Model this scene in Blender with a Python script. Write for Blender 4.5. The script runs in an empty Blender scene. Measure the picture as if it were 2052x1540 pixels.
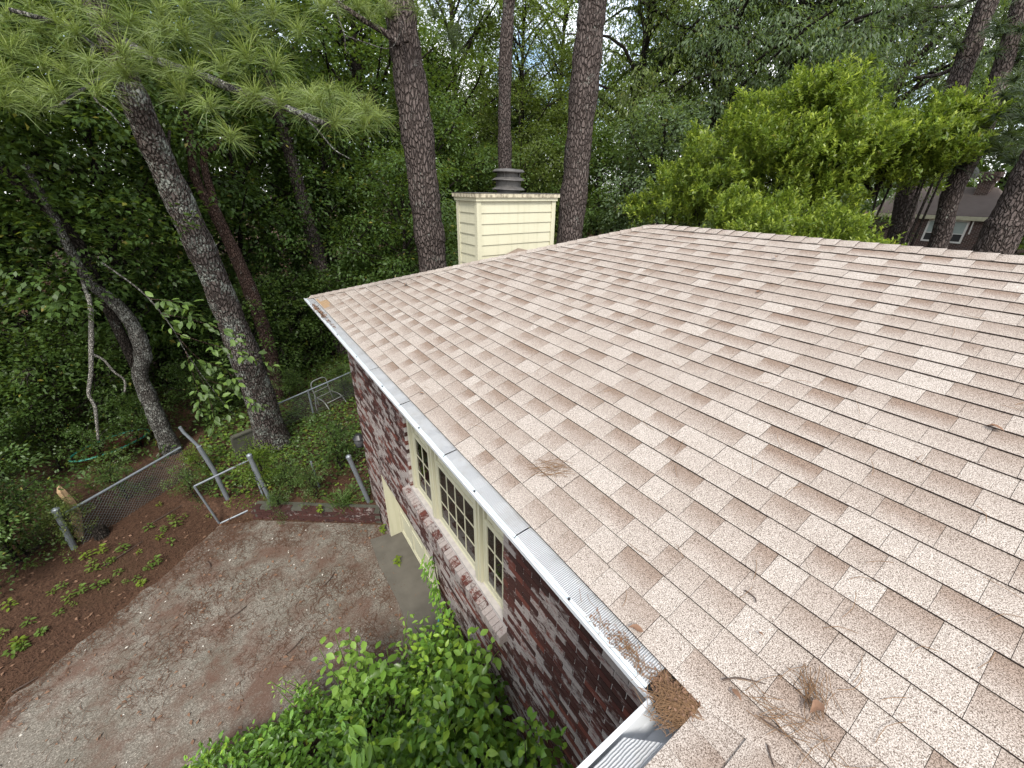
import bpy, math, random
import numpy as np
from mathutils import Matrix, Vector
random.seed(7); rng = np.random.default_rng(7)
R = math.radians
sc = bpy.context.scene
col = sc.collection

# ------------------------------------------------------------------ camera
F_PX, YAW, PITCH, ROLL = 808.17, R(34.6486), R(25.7709), R(0.8634)
EZ = 4.5                                     # eave height above the driveway
CAM = np.array([-1.0423, -0.2668, 1.6807 + EZ])
fwd = np.array([math.sin(YAW)*math.cos(PITCH), math.cos(YAW)*math.cos(PITCH), -math.sin(PITCH)])
_r = np.array([math.cos(YAW), -math.sin(YAW), 0.0]); _u = np.cross(_r, fwd)
RIGHT = math.cos(ROLL)*_r + math.sin(ROLL)*_u
UP = -math.sin(ROLL)*_r + math.cos(ROLL)*_u
cd = bpy.data.cameras.new('camera'); cd.sensor_width = 36; cd.lens = 36*F_PX/2052
cd.clip_start = 0.05; cd.clip_end = 800
cam = bpy.data.objects.new('camera', cd); col.objects.link(cam)
cam.matrix_world = Matrix(((RIGHT[0], UP[0], -fwd[0], CAM[0]), (RIGHT[1], UP[1], -fwd[1], CAM[1]),
                           (RIGHT[2], UP[2], -fwd[2], CAM[2]), (0, 0, 0, 1)))
sc.camera = cam

# ------------------------------------------------------------------ light
SUN_EL, SUN_AZ = R(50), R(208)               # azimuth clockwise from +Y: the sun stands behind the camera
w = bpy.data.worlds.new('World'); sc.world = w; w.use_nodes = True
nt = w.node_tree; nt.nodes.clear()
wo = nt.nodes.new('ShaderNodeOutputWorld'); bg = nt.nodes.new('ShaderNodeBackground')
sky = nt.nodes.new('ShaderNodeTexSky'); sky.sky_type = 'NISHITA'; sky.sun_disc = False
sky.sun_elevation = SUN_EL; sky.sun_rotation = SUN_AZ; sky.air_density = 1.0; sky.dust_density = 1.5
tc = nt.nodes.new('ShaderNodeTexCoord'); no = nt.nodes.new('ShaderNodeTexNoise')
no.inputs['Scale'].default_value = 2.6; no.inputs['Detail'].default_value = 7; no.inputs['Roughness'].default_value = 0.6
rp = nt.nodes.new('ShaderNodeValToRGB'); rp.color_ramp.elements[0].position = 0.40; rp.color_ramp.elements[1].position = 0.56
mx = nt.nodes.new('ShaderNodeMix'); mx.data_type = 'RGBA'
mx.inputs[7].default_value = (9.5, 9.6, 9.8, 1)      # thin bright cloud over the whole sky
nt.links.new(tc.outputs['Generated'], no.inputs['Vector']); nt.links.new(no.outputs['Fac'], rp.inputs['Fac'])
nt.links.new(rp.outputs['Color'], mx.inputs[0]); nt.links.new(sky.outputs['Color'], mx.inputs[6])
nt.links.new(mx.outputs[2], bg.inputs['Color']); bg.inputs['Strength'].default_value = 0.14
nt.links.new(bg.outputs['Background'], wo.inputs['Surface'])
sl = bpy.data.lights.new('sun', 'SUN'); sl.energy = 2.5; sl.angle = R(14); sl.color = (1.0, 0.95, 0.87)
sun = bpy.data.objects.new('sun', sl); col.objects.link(sun); sun.location = (0, 0, 30)
sd = Vector((math.sin(SUN_AZ)*math.cos(SUN_EL), math.cos(SUN_AZ)*math.cos(SUN_EL), math.sin(SUN_EL)))
sun.rotation_euler = sd.to_track_quat('Z', 'Y').to_euler()
sc.view_settings.view_transform = 'Standard'; sc.view_settings.look = 'None'
sc.view_settings.exposure = 0.95; sc.view_settings.gamma = 1.0
sc.render.engine = 'CYCLES'
sc.cycles.max_bounces = 6; sc.cycles.diffuse_bounces = 3; sc.cycles.glossy_bounces = 2
sc.cycles.transmission_bounces = 4; sc.cycles.transparent_max_bounces = 8
sc.cycles.caustics_reflective = False; sc.cycles.caustics_refractive = False

# ------------------------------------------------------------------ pixels to directions
def ray(x, y):
    d = fwd + (x-1026)/F_PX*RIGHT - (y-770)/F_PX*UP
    return d/np.linalg.norm(d)
def on_axis(x, y, ax, c):
    d = ray(x, y); return CAM + d*((c-CAM[ax])/d[ax])
def at_depth(x, y, dep):
    d = ray(x, y); return CAM + d*(dep/(d@fwd))
def at_range(x, y, r):                       # same horizontal distance from the camera: an upright thing
    d = ray(x, y); return CAM + d*(r/math.hypot(d[0], d[1]))
def proj(P):
    d = np.asarray(P, float)-CAM; z = d@fwd
    return np.stack([1026+F_PX*(d@RIGHT)/z, 770-F_PX*(d@UP)/z, z], -1)
def at_az(deg, r):
    return CAM[0]+r*math.sin(R(deg)), CAM[1]+r*math.cos(R(deg))

# ------------------------------------------------------------------ noise + terrain
_ph = rng.uniform(0, 6.28, (5, 12)); _an = rng.uniform(0, 6.28, (5, 12))
def fbm(x, y, scale=1.0, octs=4):
    x = np.asarray(x, float)*scale; y = np.asarray(y, float)*scale; s = 0; a = 1.0; tot = 0
    for o in range(octs):
        v = 0
        for k in range(6):
            v = v + np.sin((x*np.cos(_an[o, k])+y*np.sin(_an[o, k]))*(1+.37*k)*2**o + _ph[o, k])
        s = s + a*v/6; tot += a; a *= .55
    return s/tot*1.6
def sst(a, b, x):
    t = np.clip((np.asarray(x, float)-a)/(b-a), 0, 1); return t*t*(3-2*t)
def d_left(x, y): return (x+4.85)*-.666 + (y-5.8)*.746      # beyond the drive's left edge
def d_back(x, y): return (x-.33)*.59 + (y-6.3)*.807         # beyond the retaining wall
def gz(x, y):
    x = np.asarray(x, float); y = np.asarray(y, float)
    dl = d_left(x, y)+.12*fbm(x, y, .9); db = d_back(x, y)
    bank = sst(0, 1.6, dl)*.26
    yard = sst(.12, .2, db)*.27 + np.clip(db, 0, 6)*.035
    h = np.maximum(bank, np.where(x > 2, 0, yard))
    out = sst(0, .5, np.maximum(dl, db))
    h = h + out*.05*fbm(x, y, .7) - .03
    far = np.maximum(dl, db)
    h = h - sst(6, 30, far)*(1-sst(0, 12, x))*1.2 + sst(8, 36, x)*2.2
    return h
def on_ground(px, py, h=0.0):
    z = h
    for _ in range(8):
        q = on_axis(px, py, 2, z); z = float(gz(q[0], q[1]))+h
    return np.array([q[0], q[1], z-h])

# ------------------------------------------------------------------ materials
def mat(name, rough=.7, spec=.3):
    m = bpy.data.materials.new(name); m.use_nodes = True; n = m.node_tree
    b = n.nodes['Principled BSDF']; b.inputs['Roughness'].default_value = rough
    b.inputs['Specular IOR Level'].default_value = spec
    return m, n, b
def N(n, t, **kw):
    nd = n.nodes.new('ShaderNode'+t)
    for k, v in kw.items():
        if k in nd.inputs: nd.inputs[k].default_value = v
        else: setattr(nd, k, v)
    return nd
def ramp(n, fac, stops):
    r = n.nodes.new('ShaderNodeValToRGB'); e = r.color_ramp.elements
    e[0].position = stops[0][0]; e[0].color = (*stops[0][1], 1)
    e[1].position = stops[-1][0]; e[1].color = (*stops[-1][1], 1)
    for p, c in stops[1:-1]:
        q = e.new(p); q.color = (*c, 1)
    n.links.new(fac, r.inputs['Fac']); return r.outputs['Color']
def mixc(n, fac, a, b, mode='MIX'):
    m = n.nodes.new('ShaderNodeMix'); m.data_type = 'RGBA'; m.blend_type = mode
    for i, v in ((0, fac), (6, a), (7, b)):
        if hasattr(v, 'links') or hasattr(v, 'is_linked'): n.links.new(v, m.inputs[i])
        elif i == 0: m.inputs[i].default_value = v
        else: m.inputs[i].default_value = (*v, 1)
    return m.outputs[2]
def mth(n, op, a, b=None):
    m = n.nodes.new('ShaderNodeMath'); m.operation = op
    for i, v in ((0, a), (1, b)):
        if v is None: continue
        if hasattr(v, 'is_linked'): n.links.new(v, m.inputs[i])
        else: m.inputs[i].default_value = v
    return m.outputs[0]
def coords(n, scale=(1, 1, 1), kind='Object'):
    t = n.nodes.new('ShaderNodeTexCoord'); mp = n.nodes.new('ShaderNodeMapping'); mp.inputs['Scale'].default_value = scale
    if kind == 'World':
        g = n.nodes.new('ShaderNodeNewGeometry'); n.links.new(g.outputs['Position'], mp.inputs['Vector'])
    else: n.links.new(t.outputs[kind], mp.inputs['Vector'])
    return mp.outputs['Vector']
def noise(n, vec, scale, detail=4, rough=.6):
    t = N(n, 'TexNoise'); t.inputs['Scale'].default_value = scale; t.inputs['Detail'].default_value = detail
    t.inputs['Roughness'].default_value = rough; n.links.new(vec, t.inputs['Vector']); return t.outputs['Fac']
def vor(n, vec, scale, feat='F1', out='Distance'):
    t = N(n, 'TexVoronoi'); t.feature = feat; t.inputs['Scale'].default_value = scale
    n.links.new(vec, t.inputs['Vector']); return t.outputs[out]
def bump(n, b, h, strength, dist):
    t = N(n, 'Bump'); t.inputs['Strength'].default_value = strength; t.inputs['Distance'].default_value = dist
    n.links.new(h, t.inputs['Height']); n.links.new(t.outputs['Normal'], b.inputs['Normal'])
def attr(n):
    a = n.nodes.new('ShaderNodeAttribute'); a.attribute_name = 'col'
    s = n.nodes.new('ShaderNodeSeparateColor'); n.links.new(a.outputs['Color'], s.inputs['Color']); return s.outputs

def m_shingle():
    m, n, b = mat('shingle', .92, .15); a = attr(n); v = coords(n, kind='World')
    gr = mth(n, 'ADD', a[1], mth(n, 'MULTIPLY', mth(n, 'SUBTRACT', noise(n, v, 26, 3), .5), .5)); g = mth(n, 'MULTIPLY', a[0], ramp(n, gr, [(.05, (.12, .12, .12)), (.75, (1, 1, 1))]))
    base = mixc(n, g, (.332, .304, .277), (.180, .136, .109))
    base = mixc(n, mth(n, 'MULTIPLY', a[2], .35), base, (.24, .205, .178))
    sp = noise(n, v, 270, 2, .8)
    spk = ramp(n, sp, [(.36, (.16, .12, .10)), (.455, (.66, .61, .57)), (.52, (1.12, 1.10, 1.08)), (.64, (1.6, 1.6, 1.6))])
    c = mixc(n, 1.0, base, spk, 'MULTIPLY')
    st = noise(n, v, 1.3, 3)
    c = mixc(n, mth(n, 'MULTIPLY', ramp(n, st, [(.45, (0, 0, 0)), (.75, (1, 1, 1))]), .22), c, (.185, .143, .115))
    n.links.new(c, b.inputs['Base Color']); bump(n, b, sp, .5, .003); return m
def m_flat(name, c, rough=.6, spec=.4, nz=.15, scale=6, bmp=0, metal=0):
    m, n, b = mat(name, rough, spec); v = coords(n)
    f = noise(n, v, scale, 5)
    cc = mixc(n, f, tuple(x*(1-nz*1.5) for x in c), tuple(min(1, x*(1+nz)) for x in c))
    n.links.new(cc, b.inputs['Base Color']); b.inputs['Metallic'].default_value = metal
    if bmp: bump(n, b, noise(n, v, scale*6, 4), bmp, .004)
    return m
def m_brick():
    m, n, b = mat('brick', .9, .2); a = attr(n); v = coords(n, kind='World')
    base = ramp(n, a[0], [(0, (.030, .016, .015)), (.35, (.050, .020, .017)), (.6, (.070, .024, .020)), (.8, (.105, .032, .024)), (1, (.145, .046, .034))])
    base = mixc(n, mth(n, 'MULTIPLY', noise(n, v, 30, 4), .5), base, (.055, .025, .02))
    big = noise(n, v, 1.6, 3); fine = noise(n, coords(n, (1, .55, 1.5), 'World'), 24, 8, .78); per = a[1]; mid = noise(n, coords(n, (1, .6, 1.2), 'World'), 13, 4)
    k = mth(n, 'ADD', mth(n, 'ADD', mth(n, 'MULTIPLY', big, .33), mth(n, 'MULTIPLY', fine, 1.25)), mth(n, 'ADD', mth(n, 'MULTIPLY', per, .46), mth(n, 'MULTIPLY', mid, .55)))
    msk = ramp(n, mth(n, 'MULTIPLY', k, .5), [(.618, (0, 0, 0)), (.70, (1, 1, 1))])
    ww = mixc(n, noise(n, v, 60, 4, .7), (.20, .175, .165), (.40, .365, .345))
    c = mixc(n, mth(n, 'MULTIPLY', msk, .86), base, ww)
    n.links.new(c, b.inputs['Base Color']); bump(n, b, fine, .4, .006); return m
def m_leaf(name, c, young=(.20, .30, .03), rough=.45, trans=.3, var=.45, spec=.35):
    m, n, b = mat(name, rough, spec); a = attr(n)
    dk = tuple(x*(1-var) for x in c); lt = tuple(min(1, x*(1+var)) for x in c)
    cc = mixc(n, a[0], dk, lt)
    cc = mixc(n, a[1], cc, young)
    yl = ramp(n, a[2], [(.985, (0, 0, 0)), (.99, (1, 1, 1))])
    cc = mixc(n, mth(n, 'MULTIPLY', yl, .6), cc, (.30, .24, .04))
    n.links.new(cc, b.inputs['Base Color'])
    tr = N(n, 'BsdfTranslucent'); n.links.new(mixc(n, .5, cc, (.25, .36, .03)), tr.inputs['Color'])
    mxs = N(n, 'MixShader'); mxs.inputs[0].default_value = trans
    n.links.new(b.outputs[0], mxs.inputs[1]); n.links.new(tr.outputs[0], mxs.inputs[2])
    n.links.new(mxs.outputs[0], n.nodes['Material Output'].inputs['Surface']); return m
def m_bark(name, c1, c2, lich=.0, scale=1.0, lc=(.30, .33, .29)):
    m, n, b = mat(name, .95, .1); v = coords(n, (1, 1, .38)); v1 = coords(n)
    wv = N(n, 'VectorMath'); wv.operation = 'ADD'; n.links.new(v, wv.inputs[0])
    nn = N(n, 'TexNoise'); nn.inputs['Scale'].default_value = 9*scale; n.links.new(v, nn.inputs['Vector'])
    sc2 = N(n, 'VectorMath'); sc2.operation = 'SCALE'; sc2.inputs['Scale'].default_value = .07/scale
    n.links.new(nn.outputs['Color'], sc2.inputs[0]); n.links.new(sc2.outputs[0], wv.inputs[1])
    d = vor(n, wv.outputs[0], 19*scale, 'DISTANCE_TO_EDGE')
    plate = ramp(n, d, [(0.0, (0, 0, 0)), (.22, (1, 1, 1))])
    f = noise(n, v1, 22*scale, 5)
    cc = mixc(n, f, c1, c2)
    cc = mixc(n, plate, tuple(x*.36 for x in c1), cc)
    cc = mixc(n, mth(n, 'MULTIPLY', noise(n, coords(n, (1, 1, .35)), 2.6*scale, 3), .7), cc, tuple(x*.6 for x in c1))
    if lich:
        k = mth(n, 'ADD', mth(n, 'MULTIPLY', noise(n, v1, 3.2*scale, 4, .65), .6), mth(n, 'MULTIPLY', noise(n, v1, 30*scale, 4, .7), .75))
        cc = mixc(n, mth(n, 'MULTIPLY', ramp(n, k, [(.80-.13*lich, (0, 0, 0)), (.92-.13*lich, (1, 1, 1))]), .8), cc, lc)
    n.links.new(cc, b.inputs['Base Color'])
    bump(n, b, mth(n, 'ADD', plate, mth(n, 'MULTIPLY', f, .4)), 1.0, .04); return m
def m_ground():
    m, n, b = mat('forest_floor', .95, .1); v = coords(n, kind='World')
    f = noise(n, v, 1.1, 5); g = noise(n, v, 17, 6, .75); h = noise(n, v, 70, 3, .7)
    c = ramp(n, g, [(.3, (.022, .014, .010)), (.45, (.055, .031, .021)), (.58, (.088, .050, .032)), (.75, (.14, .092, .06))])
    c = mixc(n, ramp(n, f, [(.5, (0, 0, 0)), (.72, (1, 1, 1))]), c, mixc(n, h, (.018, .013, .008), (.10, .06, .035)))
    n.links.new(c, b.inputs['Base Color']); bump(n, b, mth(n, 'ADD', g, mth(n, 'MULTIPLY', h, .5)), 1, .03); return m
def m_drive():
    m, n, b = mat('exposed_aggregate', .93, .15); v = coords(n, kind='World')
    sp = vor(n, v, 95, 'F1', 'Color'); sx = N(n, 'SeparateColor'); n.links.new(sp, sx.inputs['Color'])
    c = ramp(n, sx.outputs[0], [(0, (.082, .068, .055)), (.45, (.140, .126, .105)), (.85, (.187, .170, .145)), (1, (.29, .26, .22))])
    f = noise(n, v, .85, 5, .6); g = noise(n, v, 2.6, 6, .7); mo = noise(n, v, 1.7, 4)
    c = mixc(n, mth(n, 'MULTIPLY', ramp(n, mo, [(.42, (0, 0, 0)), (.66, (1, 1, 1))]), .5), c, (.082, .079, .060))
    st = ramp(n, mth(n, 'ADD', mth(n, 'MULTIPLY', f, .6), mth(n, 'MULTIPLY', g, .5)), [(.50, (0, 0, 0)), (.64, (1, 1, 1))])
    c = mixc(n, mth(n, 'MULTIPLY', st, .72), c, mixc(n, noise(n, v, 55, 4, .7), (.055, .026, .019), (.135, .072, .050)))
    n.links.new(c, b.inputs['Base Color']); bump(n, b, vor(n, v, 95), .4, .005); return m
def m_siding():
    m, n, b = mat('cream_paint', .6, .3); v = coords(n, (1, 1, 1), 'World')
    f = noise(n, v, 2.5, 5); s = noise(n, coords(n, (14, 14, .8), 'World'), 1, 4)
    c = mixc(n, f, (.41, .395, .285), (.47, .455, .345))
    c = mixc(n, mth(n, 'MULTIPLY', ramp(n, s, [(.50, (0, 0, 0)), (.74, (1, 1, 1))]), .34), c, (.25, .255, .16))
    n.links.new(c, b.inputs['Base Color']); return m
def m_stained():
    m, n, b = mat('weathered_cream_trim', .75, .2); v = coords(n, (1, 1, 1), 'World')
    s = noise(n, coords(n, (9, 9, 3), 'World'), 1.6, 6, .75)
    c = mixc(n, ramp(n, s, [(.45, (0, 0, 0)), (.62, (1, 1, 1))]), (.44, .40, .30), (.10, .085, .06))
    n.links.new(c, b.inputs['Base Color']); return m
def m_guard():
    m, n, b = mat('guard_mesh', .5, .5); v = coords(n, kind='World')
    wv = N(n, 'TexWave'); wv.bands_direction = 'Y'; wv.inputs['Scale'].default_value = 34; wv.inputs['Distortion'].default_value = 2.2
    wv.inputs['Detail'].default_value = 2; n.links.new(v, wv.inputs['Vector'])
    d = noise(n, v, 9, 5, .7)
    c = mixc(n, wv.outputs['Fac'], (.24, .245, .25), (.43, .44, .45))
    c = mixc(n, mth(n, 'MULTIPLY', ramp(n, d, [(.5, (0, 0, 0)), (.72, (1, 1, 1))]), .5), c, (.26, .245, .215))
    n.links.new(c, b.inputs['Base Color']); b.inputs['Metallic'].default_value = .25
    bump(n, b, wv.outputs['Fac'], .6, .006); return m
def m_glass():
    m = bpy.data.materials.new('window_glass'); m.use_nodes = True; n = m.node_tree; n.nodes.clear()
    o = N(n, 'OutputMaterial'); t = N(n, 'BsdfTransparent'); t.inputs[0].default_value = (.78, .80, .78, 1)
    g = N(n, 'BsdfGlossy'); g.inputs['Roughness'].default_value = .04
    f = N(n, 'Fresnel'); f.inputs[0].default_value = 1.6; x = N(n, 'MixShader')
    n.links.new(f.outputs[0], x.inputs[0]); n.links.new(t.outputs[0], x.inputs[1]); n.links.new(g.outputs[0], x.inputs[2])
    n.links.new(x.outputs[0], o.inputs['Surface']); return m
def m_link():
    # woven wire: the diamonds are cut by alpha on a real sheet of mesh
    m, n, b = mat('chain_link', .5, .5); b.inputs['Metallic'].default_value = .6
    b.inputs['Base Color'].default_value = (.22, .23, .23, 1); return m
def m_farbrick():
    m, n, b = mat('distant_brick', .9, .2); v = coords(n)
    t = N(n, 'TexBrick'); t.inputs['Scale'].default_value = 1; t.inputs['Brick Width'].default_value = .213; t.inputs['Row Height'].default_value = .068
    t.inputs['Mortar Size'].default_value = .008; t.inputs['Color1'].default_value = (.07, .03, .024, 1); t.inputs['Color2'].default_value = (.038, .02, .018, 1)
    t.inputs['Mortar'].default_value = (.25, .22, .2, 1)
    mp = N(n, 'Mapping'); mp.inputs['Rotation'].default_value = (R(90), 0, R(90)); n.links.new(v, mp.inputs['Vector'])
    sx = N(n, 'SeparateXYZ'); n.links.new(v, sx.inputs[0]); cx = N(n, 'CombineXYZ')
    n.links.new(mth(n, 'ADD', sx.outputs[0], sx.outputs[1]), cx.inputs[0]); n.links.new(sx.outputs[2], cx.inputs[1])
    n.links.new(cx.outputs[0], t.inputs['Vector']); n.links.new(t.outputs['Color'], b.inputs['Base Color']); return m
def m_farroof():
    m, n, b = mat('distant_shingle', .95, .1); v = coords(n)
    f = noise(n, v, .9, 5, .65); g = noise(n, coords(n, (1, 2.5, 9)), 2.5, 3)
    c = mixc(n, f, (.075, .062, .058), (.17, .142, .13)); c = mixc(n, mth(n, 'MULTIPLY', g, .5), c, (.09, .07, .064))
    n.links.new(c, b.inputs['Base Color']); return m

M = dict(shingle=m_shingle(), edge=m_flat('shingle_edge', (.035, .027, .024), .95, .1), deck=m_flat('felt', (.05, .04, .035)),
    brick=m_brick(), mortar=m_flat('mortar', (.42, .39, .37), .95, .1, .25, 20, .4), cream=m_siding(), stained=m_stained(),
    white=m_flat('white_aluminium', (.52, .54, .56), .35, .5, .08), sky_tint_alu=m_flat('gutter_sky_tint', (.46, .52, .55), .4, .5, .1), guard=m_guard(),  # bluish gutter strip has the reflected sky painted into its colour
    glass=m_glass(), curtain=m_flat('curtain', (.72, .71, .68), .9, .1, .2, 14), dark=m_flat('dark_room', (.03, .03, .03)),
    galv=m_flat('galvanised_steel', (.22, .245, .27), .5, .5, .2, 12, 0, .5), link=m_link(),
    flue=m_flat('rusty_flue', (.10, .095, .09), .6, .4, .45, 9, 0, .4), black=m_flat('black_iron', (.02, .02, .022), .4, .5),
    lens=m_flat('lantern_glass', (.06, .063, .066), .2, .6), concrete=m_flat('concrete', (.105, .096, .080), .9, .2, .3, 3, .4), slab=m_flat('mossy_slab', (.075, .075, .06), .95, .1, .35, 5),
    ground=m_ground(), drive=m_drive(), straw=m_flat('pine_straw', (.098, .054, .035), .9, .1, .4, 40), drystraw=m_flat('dry_needles', (.23, .140, .078), .85, .15, .35, 40),
    twig=m_flat('twig', (.075, .055, .045), .9, .1, .3, 30), deadleaf=m_flat('dead_leaf', (.17, .10, .065), .85, .15, .3, 30), pebble=m_flat('pale_chip', (.55, .52, .46), .9, .2, .2, 20),
    bark=m_bark('pine_bark', (.085, .066, .058), (.185, .155, .145), .15), bark_lichen=m_bark('lichen_bark', (.080, .062, .054), (.165, .138, .128), .85), bark_red=m_bark('young_bark', (.085, .052, .042), (.135, .09, .075), .2, 1.6),
    bark_dark=m_bark('dark_bark', (.04, .033, .028), (.075, .062, .052), .1, 1.5), bark_pale=m_bark('pale_lichen_bark', (.09, .08, .07), (.17, .16, .145), 1.0, 1.6, (.33, .34, .31)),
    wood=m_flat('pale_broken_wood', (.42, .29, .17), .9, .1, .35, 14, .6), paleband=m_bark('pale_dead_branch', (.34, .32, .28), (.46, .44, .40), .2, 2.5),
    leaf_mid=m_leaf('leaf_mid', (.075, .125, .032), trans=.38), leaf_dark=m_leaf('leaf_dark', (.052, .094, .022), trans=.36), leaf_olive=m_leaf('leaf_olive', (.100, .135, .034), trans=.4), leaf_blue=m_leaf('leaf_bluish', (.088, .130, .062), trans=.4),
    leaf_bright=m_leaf('leaf_bright', (.102, .160, .022), (.36, .43, .05), .4, .42), leaf_ivy=m_leaf('leaf_glossy', (.118, .235, .036), (.30, .47, .052), .32, .36, .6, .45), leaf_lime=m_leaf('leaf_lime', (.15, .27, .05), (.24, .38, .06), .45, .35, .25),
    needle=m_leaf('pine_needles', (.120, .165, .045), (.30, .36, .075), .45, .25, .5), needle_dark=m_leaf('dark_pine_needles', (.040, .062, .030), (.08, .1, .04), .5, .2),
    teal=m_flat('teal_plastic', (.05, .30, .24), .4, .4), maroon=m_flat('dark_red_plastic', (.07, .012, .01), .6, .3), chairwhite=m_flat('white_tube', (.20, .21, .20), .5, .4, .2),
    fbrick=m_farbrick(), froof=m_farroof(), hose=m_flat('blue_hose', (.05, .22, .27), .4, .4), dish=m_flat('grey_dish', (.45, .47, .48), .5, .4), wire=m_flat('wire', (.45, .47, .45), .5, .4),
    patch=m_flat('rust_stained_shingle', (.27, .185, .11), .95, .1, .3, 30), blind=m_flat('pale_blind', (.36, .42, .40), .8, .2, .15, 3))

# ------------------------------------------------------------------ mesh + object helpers
def mesh(name, verts, faces, mats, mi=None, colr=None, smooth=False):
    verts = np.asarray(verts, np.float32).reshape(-1, 3); me = bpy.data.meshes.new(name)
    if isinstance(faces, np.ndarray):
        k = faces.shape[1]; nf = len(faces); me.vertices.add(len(verts)); me.vertices.foreach_set('co', verts.ravel())
        me.loops.add(nf*k); me.loops.foreach_set('vertex_index', faces.astype(np.int32).ravel())
        me.polygons.add(nf); me.polygons.foreach_set('loop_start', np.arange(0, nf*k, k, dtype=np.int32))
        me.polygons.foreach_set('loop_total', np.full(nf, k, np.int32)); me.update(calc_edges=True)
    else:
        me.from_pydata([tuple(map(float, q)) for q in verts], [], faces); me.update()
    for m in (mats if isinstance(mats, (list, tuple)) else [mats]): me.materials.append(M[m])
    if mi is not None: me.polygons.foreach_set('material_index', np.asarray(mi, np.int32))
    if colr is not None:
        a = me.attributes.new('col', 'FLOAT_COLOR', 'POINT'); c = np.ones((len(verts), 4), np.float32); c[:, :3] = colr
        a.data.foreach_set('color', c.ravel())
    if smooth: me.polygons.foreach_set('use_smooth', np.ones(len(me.polygons), bool))
    return me
def obj(name, me, parent=None, loc=(0, 0, 0), mtx=None):
    o = bpy.data.objects.new(name, me); col.objects.link(o)
    if parent is not None: o.parent = parent
    if mtx is not None: o.matrix_basis = mtx
    else: o.location = loc
    return o
def tag(o, label, cat, group=None):
    o['label'] = label; o['category'] = cat
    if group: o['group'] = group
    return o
def thing(name, label, cat, loc=(0, 0, 0), group=None, rz=0):
    o = bpy.data.objects.new(name, None); col.objects.link(o); o.empty_display_size = .1
    o.location = tuple(map(float, loc)); o.rotation_euler = (0, 0, rz); return tag(o, label, cat, group)
def structure(o): o['kind'] = 'structure'; return o
def stuff(o): o['kind'] = 'stuff'; return o
class MB:
    def __init__(s): s.v = []; s.f = []; s.m = []; s.c = []
    def add(s, vs, fs, m=0, c=(0, 0, 0)):
        b = len(s.v); s.v += [tuple(map(float, q)) for q in vs]; s.f += [tuple(b+i for i in f) for f in fs]
        s.m += [m]*len(fs); s.c += ([c]*len(vs) if not isinstance(c, list) else c); return s
    def box(s, a, b, m=0, c=(0, 0, 0)):
        (x0, y0, z0), (x1, y1, z1) = a, b
        x0, x1 = min(x0, x1), max(x0, x1); y0, y1 = min(y0, y1), max(y0, y1); z0, z1 = min(z0, z1), max(z0, z1)
        return s.add([(x0, y0, z0), (x1, y0, z0), (x1, y1, z0), (x0, y1, z0), (x0, y0, z1), (x1, y0, z1), (x1, y1, z1), (x0, y1, z1)],
                     [(3, 2, 1, 0), (4, 5, 6, 7), (0, 1, 5, 4), (1, 2, 6, 5), (2, 3, 7, 6), (3, 0, 4, 7)], m, c)
    def tube(s, pts, rad, seg=8, m=0, cap=True, jit=0, c=(0, 0, 0)):
        pts = [np.asarray(q, float) for q in pts]; n = len(pts)
        rad = list(rad) if hasattr(rad, '__len__') else [rad]*n
        vs = []; prev = None
        for i in range(n):
            t = pts[min(i+1, n-1)]-pts[max(i-1, 0)]; t = t/(np.linalg.norm(t)+1e-9)
            if prev is None:
                a = np.array([1., 0, 0]) if abs(t[0]) < .8 else np.array([0, 1., 0])
            else: a = prev
            a = a-t*(a@t); a /= np.linalg.norm(a); prev = a; b = np.cross(t, a)
            for k in range(seg):
                th = 6.2832*k/seg; rr = rad[i]*(1+(jit*random.uniform(-1, 1) if jit else 0))
                vs.append(pts[i]+rr*(math.cos(th)*a+math.sin(th)*b))
        fs = [(i*seg+k, i*seg+(k+1) % seg, (i+1)*seg+(k+1) % seg, (i+1)*seg+k) for i in range(n-1) for k in range(seg)]
        if cap: fs += [tuple(range(seg))[::-1], tuple(range((n-1)*seg, n*seg))]
        return s.add(vs, fs, m, c)
    def mesh(s, name, mats, off=(0, 0, 0), smooth=False, usec=False):
        v = np.array(s.v, np.float32).reshape(-1, 3)-np.asarray(off, np.float32)
        return mesh(name, v, s.f, mats, s.m, np.array(s.c, np.float32) if usec else None, smooth)
def spline(pts, n):
    P = np.asarray(pts, float); k = len(P); out = []
    if k == 2: return [P[0]+(P[1]-P[0])*i/(n-1) for i in range(n)]
    for i in range(n):
        u = i/(n-1)*(k-1); j = min(int(u), k-2); f = u-j
        p0, p1, p2, p3 = P[max(j-1, 0)], P[j], P[j+1], P[min(j+2, k-1)]
        out.append(.5*((2*p1)+(-p0+p2)*f+(2*p0-5*p1+4*p2-p3)*f*f+(-p0+3*p1-3*p2+p3)*f**3))
    return out
def unit(a): return a/(np.linalg.norm(a, axis=-1, keepdims=True)+1e-9)
def leaves(c, d, n, L, wd, young=0., fold=.12):
    """rhombic leaf faces: base c, direction d, rough normal n, length L, width ratio wd"""
    c = np.asarray(c); d = unit(d); s = unit(np.cross(n, d)); nn = np.cross(d, s); L = np.broadcast_to(np.asarray(L, float).reshape(-1, 1), (len(c), 1))
    mid = c+d*L*.45
    v = np.stack([c, mid+s*L*wd*.5+nn*L*fold, c+d*L-nn*L*.05, mid-s*L*wd*.5+nn*L*fold], 1).reshape(-1, 3)
    f = np.arange(len(c)*4).reshape(-1, 4)
    r = np.repeat(np.stack([rng.random(len(c)), np.broadcast_to(young, (len(c),)), rng.random(len(c))], 1), 4, 0)
    return v, f, r
def cat_leaves(parts):
    V = np.concatenate([p[0] for p in parts]); C = np.concatenate([p[2] for p in parts]); F = []; o = 0
    for p in parts: F.append(p[1]+o); o += len(p[0])
    return V, np.concatenate(F), C
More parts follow.
